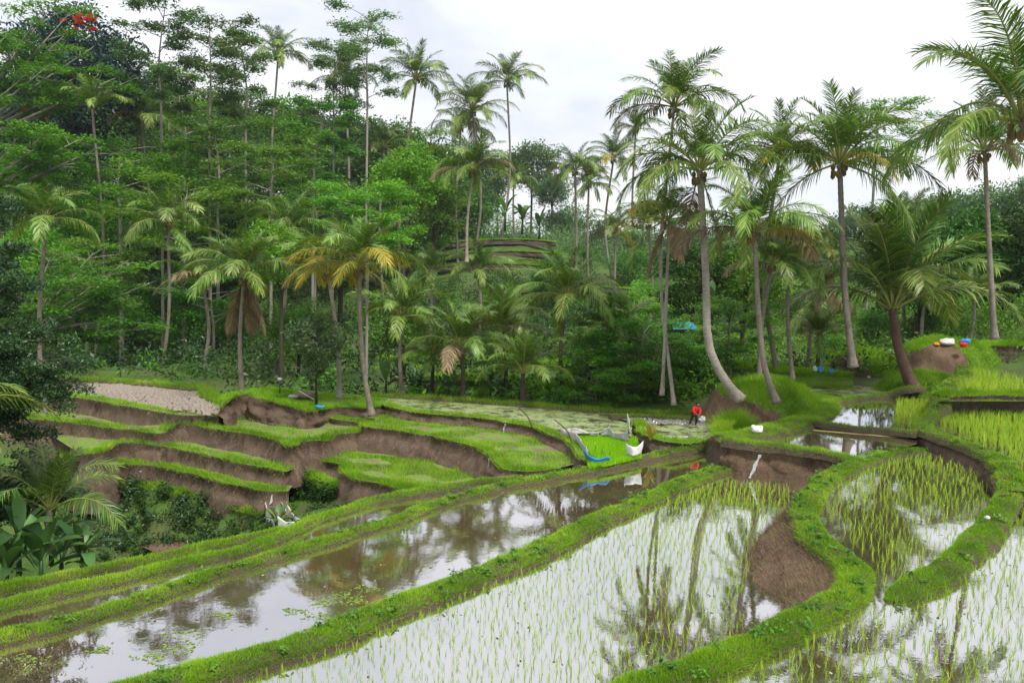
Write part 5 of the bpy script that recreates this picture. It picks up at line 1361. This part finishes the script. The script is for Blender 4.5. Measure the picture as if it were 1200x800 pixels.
for i, (px, py, D, s, lab) in enumerate([(22, 640, 25.5, .85, 'dark broad-leaved clump at the left frame edge in the ravine'), (48, 668, 25, .9, 'broad-leaved plant beside the left-edge clump'), (72, 655, 26, .8, 'paddle-leaved plant in the middle of the ravine clump'), (96, 650, 26, .72, 'rightmost paddle-leaved plant of the ravine clump'), (60, 630, 28, .85, 'paddle-leaved plant at the back of the ravine clump'), (8, 670, 24.5, .75, 'lowest broad-leaved plant in the corner by the bund'), (30, 615, 29, .8, 'shaded paddle-leaved plant under the young palm')]):
    p = At(px, py + 12, D); banana(lab, p - np.array([0, 0, .6 * s]), s, 10, 60 + i, 'broad-leaved plant', 'paddle_leaf_plant', GBN)
GBB = 'banana plants behind the fields'
for i, (px, py, D, s, lab) in enumerate([(452, 458, 68, 1.0, 'banana plant behind the knoll palm'), (470, 456, 69, 1.05, 'second banana plant right of the knoll palm'), (488, 458, 68, .9, 'third banana plant, right end of the row behind the weedy field'), (526, 460, 66, .85, 'small banana plant left of the stubby palm'), (575, 460, 67, .8, 'banana plant between the stubby and the bushy low palm'), (592, 262, 112, 1.5, 'banana clump on the skyline above the hillside terraces'), (612, 266, 112, 1.4, 'right banana clump above the hillside terraces'), (632, 272, 112, 1.2, 'end banana clump above the hillside terraces'), (835, 360, 72, 1.1, 'banana plant behind the mound palms'), (330, 462, 62, .5, 'leafy plant on the knoll beside the white pole'), (855, 372, 70, .9, 'second banana plant behind the mound palms')]):
    p = At(px, py, D); s = s * DM(D) / D; banana(lab, (p[0], p[1], min(p[2] - .3, max(p[2] - 1.2, gz1(p[0], p[1])))), s, 9, 80 + i, group=GBB)

# ------------------------------------------------------------------ small things
def hit(px, py, Ds=np.arange(24, 70, .25)):
    """where the line of sight through this pixel meets the ground sheet"""
    for D in Ds:
        d = ray(px, py); p = ORG + d * (D / d[1])
        if gz1(p[0], p[1]) >= p[2]: return p
    return p
M['sheet'] = plain('pale_plastic', (0.62, 0.58, 0.60), 0.45, 0.4, 0.2, 2.0, 0.2, trans=0.3)
M['white_cloth'] = plain('white_plastic', (0.78, 0.77, 0.76), 0.5, 0.4, 0.12, 3.0, 0.3, trans=0.2)
M['blue'] = plain('blue_tarp', (0.03, 0.30, 0.75), 0.4, 0.5, 0.2, 3.0, 0.2, trans=0.15)
M['red'] = plain('red_cloth', (0.62, 0.02, 0.03), 0.8, 0.2, 0.3, 6.0)
M['orange'] = plain('orange_cloth', (0.65, 0.22, 0.04), 0.8, 0.2, 0.2, 6.0)
M['dark_cloth'] = plain('dark_cloth', (0.02, 0.02, 0.025), 0.9, 0.2, 0.3, 6.0)
M['skin'] = plain('skin', (0.22, 0.12, 0.075), 0.6, 0.3, 0.1)
M['stick'] = plain('weathered_stick', (0.10, 0.075, 0.055), 0.9, 0.2, 0.4, 5.0)
M['steel'] = plain('worn_steel', (0.25, 0.24, 0.23), 0.5, 0.5, 0.3, 5.0)
M['teal'] = plain('turquoise_roofing', (0.05, 0.42, 0.48), 0.5, 0.4, 0.25, 2.0)
M['wood'] = plain('grey_wood', (0.2, 0.16, 0.12), 0.9, 0.2, 0.3, 4.0)
M['spill'] = plain('falling_water', (0.36, 0.36, 0.37), 0.12, 0.8, 0.3, 9.0, 0.5)
M['debris'] = leaf_mat('floating_debris', [(0.0, (0.05, 0.035, 0.02)), (0.5, (0.16, 0.13, 0.07)), (0.8, (0.20, 0.26, 0.06)), (1.0, (0.45, 0.43, 0.36))], trans=0.0, rough=0.7, spec=0.2, objvar=0.02)
M['weed'] = leaf_mat('floating_weed', [(0.0, (0.10, 0.18, 0.02)), (1.0, (0.26, 0.36, 0.07))], trans=0.1, rough=0.6, spec=0.2, objvar=0.02)
M['scum'] = plain('yellow_scum', (0.42, 0.36, 0.12), 0.7, 0.2, 0.3, 2.0)
M['tiplant'] = leaf_mat('bronze_leaf', [(0.0, (0.22, 0.13, 0.03)), (1.0, (0.36, 0.30, 0.06))], trans=0.3, objvar=0.05)
def stick(name, pts, r, label, cat, mat='stick', group=None):
    P = np.array(pts, float); b = P[0]
    e = MB(); e.tube(smooth_line(P - b, .15) if len(P) > 2 else P - b, np.linspace(r, r * .6, len(smooth_line(P - b, .15)) if len(P) > 2 else 2), 6)
    o = e.build(name, M[mat]); o.location = tuple(b)
    return tag(o, label, cat, group)
def cloth_strip(name, base, heights, label, mat, seed=0, cat='plastic sheet', group=None, lean=0.15, rows=6, parent=None):
    """a standing sheet: base points, height at each, wrinkled"""
    B = np.array(base, float)
    Rb = smooth_line(B, .1)
    s = np.linspace(0, 1, len(Rb)); h = np.interp(s, np.linspace(0, 1, len(heights)), heights)
    N = right_normals(Rb); V = []
    for i in range(len(Rb)):
        for j in range(rows):
            q = j / (rows - 1)
            p = Rb[i] + np.array([0, 0, h[i] * q - .05])
            p = p + N[i] * (lean * h[i] * q + .07 * noise.noise(Vector((s[i] * 14, q * 2.5, seed))) + .03 * noise.noise(Vector((s[i] * 40, q * 6, seed))))
            V.append(p)
    k = rows; V = np.array(V)
    F = np.array([(i * k + j, (i + 1) * k + j, (i + 1) * k + j + 1, i * k + j + 1) for i in range(len(Rb) - 1) for j in range(k - 1)])
    o = mk(name, V - Rb[0], F, M[mat], parent, smooth=True); o.location = tuple(Rb[0])
    md = o.modifiers.new('thick', 'SOLIDIFY'); md.thickness = .012
    return tag(o, label, cat, group)
zN = 0.12
cloth_strip('plastic_sheet', [G(657, 511, .35), G(668, 515, .3), G(680, 525, .25), G(690, 538, .15)], [.45, .6, .62, .55, .5], 'grey-white plastic sheet along the left side of the nursery plot', 'sheet', 1)
cloth_strip('plastic_sheet', [G(662, 507, .3), G(684, 508, .3), G(702, 509, .3)], [.25, .35, .15, .2], 'low pale plastic sheet at the back of the nursery plot', 'sheet', 2)
cloth_strip('plastic_sheet', [G(704, 509, .3), G(714, 510, .3), G(722, 513, .3), G(737, 516, .3)], [.2, .55, .3, .4, .5], 'pale plastic sheet at the back right corner of the nursery plot', 'sheet', 3)
cloth_strip('plastic_sheet', [G(735, 508, .62), G(737, 507, .66), G(739, 508, .7)], [.7, 1.15, .7], 'tall upright white sheet on the bank edge behind the nursery', 'white_cloth', 4)
cloth_strip('plastic_sheet', [G(734, 531, .3), G(742, 533, .3), G(752, 530, .3)], [.55, .42, .62], 'crumpled white sheet at the front right of the nursery plot', 'white_cloth', 5)
cloth_strip('blue_tarp', [G(689, 540, .12), G(695, 543, .12), G(703, 543, .12), G(713, 541, .12)], [.8, .5, .3, .4, .22], 'bright blue tarpaulin slumped at the front of the nursery plot', 'blue', 6, 'tarpaulin', lean=.5)
GS = 'stakes round the nursery plot'
for px, py, h, lab in [(669, 518, .95, 'stake at the left sheet of the nursery plot'), (702, 508, .7, 'stake at the back of the nursery plot, left one of two'), (712, 509, .75, 'stake at the back of the nursery plot, right one of two'), (697, 533, .5, 'brown stake inside the nursery plot by the tarpaulin'), (705, 536, .45, 'thin stake right of the blue tarpaulin'), (714, 537, .4, 'pale short stake at the front of the nursery plot')]:
    p = G(px, py, zN - .1); stick('stake', [p, p + [.03, 0, h]], .022, lab, 'stake', group=GS)
stick('dead_branch', [G(624, 501, .3), G(619, 488, .9)+[0,0,0] if False else G(624, 501, .3) + [-.25, 0, .55], G(624, 501, .3) + [-.8, 0, 1.15]], .05, 'dark curved branch stuck in the lip of the weedy field', 'branch')
stick('dead_branch', [G(671, 521, .3), G(671, 521, .3) + [-.3, 0, .7], G(671, 521, .3) + [-.95, 0, 1.25]], .045, 'bent dark pole leaning over the left nursery sheet', 'branch')
def trickle(label, a, b, w):
    a, b = np.array(a), np.array(b)
    n = 10; V = []
    for i in range(n):
        q = i / (n - 1); p = a * (1 - q) + b * q; ww = w * (1 + .3 * math.sin(i * 2.1) + .25 * math.sin(i * 5.3)) / 2; p = p + [.02 * math.sin(i * 1.3), 0, 0]
        V += [p + [-ww, -.03, 0], p + [0, -.07, 0], p + [ww, -.03, 0]]
    F = np.array([(i * 3 + j, i * 3 + j + 1, i * 3 + j + 4, i * 3 + j + 3) for i in range(n - 1) for j in range(2)])
    o = mk('water_trickle', V, F, M['spill'], smooth=True); tag(o, label, 'water trickle')
a = G(592, 495.5, .35); trickle('thin white water trickle over the lip of the weedy field', a + [0, -.1, 0], a + [-.12, -.35, -.62], .045)
a = G(573, 533, -.2); trickle('thin white water trickle down the tall brown terrace face', a + [0, -.25, -.1], a + [-.05, -.75, -1.25], .045)
a = G(889, 527, 1.25); trickle('water spilling down the brown bank below the square pond', a + [0, -.22, -.15], a + [-.45, -.42, -1.15], .13)

# bronze-leaved plant, bags
p = G(762, 517, .45); e = empty('bronze_plant', tuple(p)); tag(e, 'upright bronze-leaved plant on the bank corner beside the nursery', 'plant')
for i, (az, tl, s) in enumerate([(0.3, .1, .45), (2.4, .25, .36), (4.2, .2, .5), (5.3, .35, .34), (1.4, .4, .3), (3.4, .05, .52)]):
    q = PAD[0].copy() if i == 0 else bpy.data.meshes.get('bronze_leaf'); q.name = 'bronze_leaf'; q.materials[0] = M['tiplant']
    put('leaf', q, e, rot=(0, tl, az), scale=s)
def sack(label, c, sx, sy, sz, mat, seed, name='sack', cat='sack'):
    n, k = 14, 9; V = []
    for j in range(k):
        t = math.pi * j / (k - 1)
        for i in range(n):
            a = 2 * math.pi * i / n
            r = math.sin(t) ** .6
            w = 1 + .45 * noise.noise(Vector((math.cos(a) * 1.5 + seed * 3.7, math.sin(a) * 1.5, t))) + .2 * noise.noise(Vector((math.cos(a) * 4 + seed, math.sin(a) * 4, t * 3)))
            V.append((sx / 2 * r * math.cos(a) * w, sy / 2 * r * math.sin(a) * w, sz * (.5 - .5 * math.cos(t)) * w))
    F = np.array([(j * n + i, j * n + (i + 1) % n, (j + 1) * n + (i + 1) % n, (j + 1) * n + i) for j in range(k - 1) for i in range(n)])
    o = mk(name, V, F, M[mat], smooth=True); o.location = tuple(c)
    return tag(o, label, cat)
sack('crumpled white bag on the broad bund beside the grass clump', G(887, 507, 1.45), .55, .35, .3, 'white_cloth', 1)
q = At(1110, 404, 69); sack('white sack lying on the hump above the rice terraces', q, 1.05, .6, .42, 'white_cloth', 2)
q = At(1097, 405, 69); sack('orange cloth bundle left of the white sack', q, .5, .4, .22, 'orange', 3, 'cloth_bundle', 'bundle')
q = At(1131, 403, 69); sack('blue bundle right of the white sack', q, .75, .5, .38, 'blue', 4, 'cloth_bundle', 'bundle')
q = At(1129, 407, 68); sack('red bundle under the blue one', q, .55, .4, .34, 'red', 5, 'cloth_bundle', 'bundle')
q = At(1018, 446, 69); sack('small white bag on the bank of the farthest pond', q, .25, .2, .3, 'white_cloth', 6)
q = At(961, 436, 66); sack('blue bag on the grassy step beyond the farthest pond', q, .4, .3, .35, 'blue', 7)
q = At(955, 435, 66); sack('white bag beside the blue one beyond the farthest pond', q, .3, .25, .35, 'white_cloth', 8)
q = At(974, 437, 66); sack('second blue bag beyond the farthest pond', q, .35, .3, .22, 'blue', 9)
q = G(1157, 608, 1.32); sack('small white stone on the curving bund', q, .16, .14, .1, 'white_cloth', 10, 'stone', 'stone')
stick('stake', [G(921, 519, zG), G(920, 519, zG) + [0, 0, .5]], .025, 'thin stake standing in the square pond, left one', 'stake', group='stakes in the square pond')
stick('stake', [G(952, 509, zG), G(951, 509, zG) + [0, 0, .45]], .025, 'thin stake standing in the square pond, right one', 'stake', group='stakes in the square pond')
sheet('scum_strip', W([(950, 503), (1000, 507), (1066, 512), (1066, 513.5), (1000, 508.6), (955, 505)], zG), zG + .006, M['scum'], 'yellow scum along the far rim of the square pond', 'scum')
# on the knoll
q = hit(350, 466, np.arange(46, 70, .2)); zk = .75
stick('pole', [G(368, 468, .75), G(368, 468, .75) + [-1.0, .2, .5]], .035, 'white pole lying slanted on the knoll', 'pole', mat='white_cloth')
sack('pale blue plastic heap under the white pole on the knoll', G(344, 466, .75), .6, .4, .16, 'sheet', 11, 'plastic_heap', 'plastic')
sack('blue plastic scrap at the foot of the young feathery tree', G(375, 477, .6), .6, .35, .1, 'blue', 12, 'plastic_scrap', 'plastic')
sack('grey mud heap beside the white pole', G(356, 466, .72), 1.5, .8, .3, 'wood', 13, 'mud_heap', 'mud heap')
o = stick('post', [G(328, 461, .8), G(328, 461, .8) + [0, 0, .85]], .04, 'post with a white top on the knoll', 'post')
c = sack(None, (0, 0, .83), .3, .3, .16, 'white_cloth', 14, 'cap', None); c.parent = o
# torn white sheets in the ravine
b0 = hit(330, 616)
def rv(px, py, up=0.0):
    p = hit(px, py, np.arange(30, 46, .2)); return p + [0, 0, up]
cloth_strip('white_sheet', [rv(312, 600), rv(313, 612), rv(322, 620)], [.75, .95, .4], 'torn white sheet curving round the left of the ravine plant', 'white_cloth', 21, lean=.05)
cloth_strip('white_sheet', [rv(326, 621), rv(334, 619), rv(345, 617)], [.75, .35, .3], 'white sheet lying in front of the ravine plant', 'white_cloth', 22)
cloth_strip('white_sheet', [rv(338, 608), rv(346, 610), rv(354, 610)], [.9, .45, .1], 'pointed white sheet right of the ravine plant', 'white_cloth', 23)
cloth_strip('white_sheet', [rv(328, 598), rv(334, 602), rv(338, 606)], [.8, .5, .3], 'slanting white strip behind the ravine plant', 'white_cloth', 24)
q = rv(319, 606); stick('flag_pole', [q, q + [.02, 0, 1.0]], .02, 'thin flag stick among the torn white sheets', 'stick')
cloth_strip('white_flag', [q + [-.16, -.02, .65], q + [.02, -.02, .75]], [.06, .5], 'little white pennant on the stick in the ravine', 'white_cloth', 25, cat='flag')
e = empty('spiky_plant', tuple(rv(326, 614))); tag(e, 'spiky yellow-green plant ringed by torn white sheets', 'plant')
for i in range(12):
    put('leaf', PAD[i % 3] if i % 4 else bpy.data.meshes['bronze_leaf'], e, rot=(0, .1 + .05 * i, i * 2.4), scale=.42 + .03 * (i % 4))

# hut
q = At(797, 392, 70); q[2] = At(797, 382, 70)[2] - 1.25
e = empty('hut', tuple(q), .3); e.scale = (.62,) * 3; tag(e, 'small hut with turquoise roof half hidden among the trees', 'hut')
mb = MB()
for sg in (-1, 1): mb.add([(-1.6, 0, 2.5), (1.6, 0, 2.5), (1.6, sg * 1.3, 1.75), (-1.6, sg * 1.3, 1.75), (-1.6, 0, 2.45), (1.6, 0, 2.45), (1.6, sg * 1.3, 1.7), (-1.6, sg * 1.3, 1.7)], [(0, 1, 2, 3), (4, 7, 6, 5), (3, 2, 6, 7), (0, 3, 7, 4), (1, 5, 6, 2)])
mb.build('roof', M['teal'], e, False)
for x in (-1.35, 1.35):
    for y in (-1.0, 1.0):
        mb = MB(); mb.box((x, y, .4), (.12, .12, 2.9)); mb.build('post', M['wood'], e, False)
mb = MB(); mb.box((0, .9, 1.0), (2.6, .06, 1.3)); mb.build('back_wall', M['wood'], e, False)
mb = MB(); mb.box((0, 0, .35), (2.8, 2.0, .1)); mb.build('platform', M['wood'], e, False)

# dry weeds in the near left corner
rg = np.random.default_rng(91)
c = G(14, 792, -.1); mb = MB()
e = empty('dry_weed', tuple(c)); tag(e, 'dry grey-brown weed in the bottom left corner', 'weed')
for i in range(26):
    a = rg.uniform(0, 6.28); d = np.array([math.cos(a), math.sin(a), rg.uniform(.3, 1.2)]) * rg.uniform(.3, .75); o = np.array([rg.normal(0, .5), rg.normal(0, .3), 0])
    mb.tube(np.array([o, o + d * .5 + [0, 0, .05], o + d]), [.012, .009, .004], 4, False)
mb.build('stems', M['stick'], e)
cc = np.stack([rg.normal(0, .6, 40), rg.normal(0, .35, 40), rg.uniform(.05, .45, 40)], 1)
V, F, r = pads(cc, np.full(40, .12), .8, 14, .07, .3, rg)
put('leaves', mkmesh('leaves', V, F, M['debris'], rnd=r), e)

# floating bits
def floats(poly, z, n, label, lo, hi, mat, seed, patches=None):
    rg = np.random.default_rng(seed)
    if patches is None:
        x, y, _ = scatter_poly(poly, n)
    else:
        q = np.repeat(np.array(patches), n, axis=0); a = rg.uniform(0, 6.28, len(q)); rr = q[:, 2] * np.sqrt(rg.random(len(q))) * (1 + .4 * np.sin(3 * a + q[:, 0]))
        x, y = q[:, 0] + rr * np.cos(a) * 1.5, q[:, 1] + rr * np.sin(a)
    m = (y > 9) & (np.abs(x) < y * .75); x, y = x[m], y[m]
    k = len(x); a = rg.uniform(0, 6.28, k); s = rg.uniform(lo, hi, k) ; w = s * rg.uniform(.25, .7, k)
    T = np.stack([np.cos(a), np.sin(a), rg.normal(0, .08, k)], 1); B = np.stack([-np.sin(a), np.cos(a), rg.normal(0, .08, k)], 1)
    C = np.stack([x, y, np.full(k, z + .012)], 1)
    V = np.stack([C - T * s[:, None] / 2, C + B * w[:, None] / 2, C + T * s[:, None] / 2, C - B * w[:, None] / 2], 1).reshape(-1, 3)
    tag(mk('floating_debris', V, np.arange(4 * k).reshape(k, 4), M[mat], rnd=np.repeat(rg.random(k), 4)), label, 'debris', kind='stuff')
floats(pB, zB, 900, 'specks of straw and leaf floating on the bare pond', .03, .14, 'debris', 1)
floats(pC, zC, 1500, 'specks of straw floating between the rice rows in front', .03, .12, 'debris', 2)
floats(np.vstack([pD]), zD, 1300, 'specks floating in the teardrop rice field', .03, .13, 'debris', 3)
floats(np.vstack([pE]), zD, 2000, 'specks floating in the near right rice field', .03, .13, 'debris', 4)
pt = []
rg = np.random.default_rng(17)
for px, py, r in [(48, 776, .28), (32, 786, .2), (28, 772, .2), (220, 744, .36), (175, 770, .25), (212, 759, .3), (262, 720, .2), (345, 716, .2), (372, 722, .3), (118, 762, .18), (430, 690, .35), (402, 698, .3), (418, 705, .25), (380, 707, .3)]:
    p = G(px, py, zB); pt.append((p[0], p[1], r))
floats(None, zB, 70, 'small rafts of green weed on the bare pond', .05, .12, 'weed', 5, pt)
# clods in the freshly worked and dry fields
def clods(poly, z, n, lo, hi, label, mat, seed):
    rg = np.random.default_rng(seed)
    x, y, _ = scatter_poly(poly, n); k = len(x)
    base = np.array([(-1, -1, -.5), (1, -1, -.5), (1, 1, -.5), (-1, 1, -.5), (-.6, -.6, .6), (.6, -.6, .5), (.6, .6, .7), (-.6, .6, .4)])
    s = rg.uniform(lo, hi, k)
    V = np.stack([x, y, np.full(k, z)], 1)[:, None] + base[None] * s[:, None, None] * rg.uniform(.5, 1.4, (k, 8, 3))
    Fb = np.array([(4, 5, 6, 7), (0, 1, 5, 4), (1, 2, 6, 5), (2, 3, 7, 6), (3, 0, 4, 7)])
    F = (np.arange(k)[:, None, None] * 8 + Fb[None]).reshape(-1, 4)
    tag(mk('clods', V.reshape(-1, 3), F, M[mat], smooth=True), label, 'clods', kind='stuff')
clods(W([(95, 463), (240, 484), (262, 482), (240, 460), (110, 447)], .3), .28, 2600, .05, .16, 'lumps of earth on the bare brown field', 'mudfield', 1)
clods(W([(735, 490), (800, 491), (870, 496), (850, 500), (800, 497), (745, 495)], .47), .46, 900, .04, .13, 'lumps of wet mud behind the person', 'water_mud', 2)

# ------------------------------------------------------------------ the person
def skin_mesh(name, joints, edges, root, mat, parent, sub=2):
    me = bpy.data.meshes.new(name)
    ks = list(joints)
    me.from_pydata([joints[k][:3] for k in ks], [(ks.index(a), ks.index(b)) for a, b in edges], [])
    o = put(name, me, parent)
    me.materials.append(M[mat])
    o.modifiers.new('skin', 'SKIN')
    lay = me.skin_vertices[0] if me.skin_vertices else None
    if lay is None:
        bpy.context.view_layer.objects.active = o
        bpy.ops.mesh.customdata_skin_add(); lay = me.skin_vertices[0]
    for i, k in enumerate(ks):
        r = joints[k][3]; lay.data[i].radius = (r, r); lay.data[i].use_root = (k == root)
    sb = o.modifiers.new('sub', 'SUBSURF'); sb.levels = sb.render_levels = sub
    return o
J = {'pelvis': (0, 0, .80, .13), 'waist': (.03, -.06, .93, .125), 'chest': (.07, -.17, 1.13, .135), 'neck': (.10, -.25, 1.28, .055), 'headlow': (.11, -.29, 1.36, .085), 'head': (.115, -.31, 1.45, .095), 'crown': (.115, -.31, 1.53, .06), 'nose': (.125, -.41, 1.42, .012),
     'shl': (-.11, -.19, 1.19, .065), 'ell': (-.19, -.30, .98, .048), 'wrl': (-.01, -.42, .83, .032), 'hal': (.03, -.45, .80, .035),
     'shr': (.25, -.19, 1.19, .065), 'elr': (.31, -.32, .97, .048), 'wrr': (.17, -.44, .78, .032), 'har': (.13, -.47, .75, .035),
     'hil': (-.09, 0, .76, .095), 'knl': (-.20, -.09, .43, .065), 'anl': (-.29, .02, .08, .045), 'tol': (-.32, -.16, .03, .04),
     'hir': (.09, 0, .76, .095), 'knr': (.13, -.12, .43, .065), 'anr': (.12, -.02, .08, .045), 'tor': (.14, -.20, .03, .04)}
E = [('pelvis', 'waist'), ('waist', 'chest'), ('chest', 'neck'), ('neck', 'headlow'), ('headlow', 'head'), ('head', 'crown'), ('headlow', 'nose'), ('chest', 'shl'), ('shl', 'ell'), ('ell', 'wrl'), ('wrl', 'hal'), ('chest', 'shr'), ('shr', 'elr'), ('elr', 'wrr'), ('wrr', 'har'),
     ('pelvis', 'hil'), ('hil', 'knl'), ('knl', 'anl'), ('anl', 'tol'), ('pelvis', 'hir'), ('hir', 'knr'), ('knr', 'anr'), ('anr', 'tor')]
for h, sx in (('hal', 1), ('har', -1)):
    x, y, z, _ = J[h]
    for i, (dx, dy, dz, ln) in enumerate([(.05, -.02, .0, .8), (.045, -.035, -.025, 1), (.04, -.04, -.05, 1.05), (.03, -.035, -.07, .95), (-.02, -.045, .02, .7)]):
        J[h + 'f%d' % i] = (x + sx * dx * .6, y + dy * .6, z + dz * .7, .010); J[h + 't%d' % i] = (x + sx * (dx * .6 + .02 * ln), y + dy * ln - .015, z + dz - .02, .008)
        E += [(h, h + 'f%d' % i), (h + 'f%d' % i, h + 't%d' % i)]
pp = G(813, 498.5, .46)
per = empty('person', tuple(pp), .15); per.scale = (.86,) * 3
tag(per, 'person in a red jacket bending over a hoe in the muddy field', 'person')
skin_mesh('body', J, E, 'pelvis', 'skin', per)
def cut(keys, grow): return {k: (*J[k][:3], J[k][3] + grow) for k in keys}
jk = cut(['pelvis', 'waist', 'chest', 'shl', 'ell', 'wrl', 'shr', 'elr', 'wrr'], .028); jk['pelvis'] = (0, 0, .82, .165); jk['nk'] = (.095, -.235, 1.25, .085)
skin_mesh('jacket', jk, [('pelvis', 'waist'), ('waist', 'chest'), ('chest', 'nk'), ('chest', 'shl'), ('shl', 'ell'), ('ell', 'wrl'), ('chest', 'shr'), ('shr', 'elr'), ('elr', 'wrr')], 'waist', 'red', per)
tr = cut(['pelvis', 'hil', 'knl', 'anl', 'hir', 'knr', 'anr'], .022)
skin_mesh('trousers', tr, [('pelvis', 'hil'), ('hil', 'knl'), ('knl', 'anl'), ('pelvis', 'hir'), ('hir', 'knr'), ('knr', 'anr')], 'pelvis', 'dark_cloth', per)
skin_mesh('hair', {'a': (.115, -.29, 1.45, .105), 'b': (.115, -.285, 1.53, .085), 'c': (.105, -.24, 1.42, .07)}, [('a', 'b'), ('a', 'c')], 'a', 'dark_cloth', per)
hoe = empty('hoe', tuple(pp), .15); tag(hoe, 'long-handled hoe held by the person in red', 'hoe')
mb = MB(); mb.tube(np.array([[-.12, -.40, .92], [.10, -.46, .76], [.75, -.62, .10]]) * .86, .018, 6); mb.build('handle', M['wood'], hoe)
mb = MB(); mb.box((.68, -.56, .04), (.20, .03, .24), .3); mb.build('blade', M['steel'], hoe, False)
sack('white bag in the mud beside the person in red', G(824, 495, .46), .45, .3, .32, 'white_cloth', 15)

# ------------------------------------------------------------------ the damp air of the valley
mb = MB(); mb.box((0, 390, 60), (980, 1040, 160)); hz = mb.build('haze', M['wood'], smooth=False)
hm = bpy.data.materials.new('haze'); hm.use_nodes = True; ht = hm.node_tree; ht.nodes.clear()
ho = _n(ht, 'ShaderNodeOutputMaterial'); hv = _n(ht, 'ShaderNodeVolumePrincipled')
hv.inputs['Color'].default_value = (0.86, 0.92, 1.0, 1); hv.inputs['Density'].default_value = 0.00013; hv.inputs['Anisotropy'].default_value = 0.2
L(ht, hv.outputs[0], ho.inputs['Volume'])
hz.data.materials.clear(); hz.data.materials.append(hm)
tag(hz, 'thin bluish haze in the valley air', 'haze', kind='stuff')
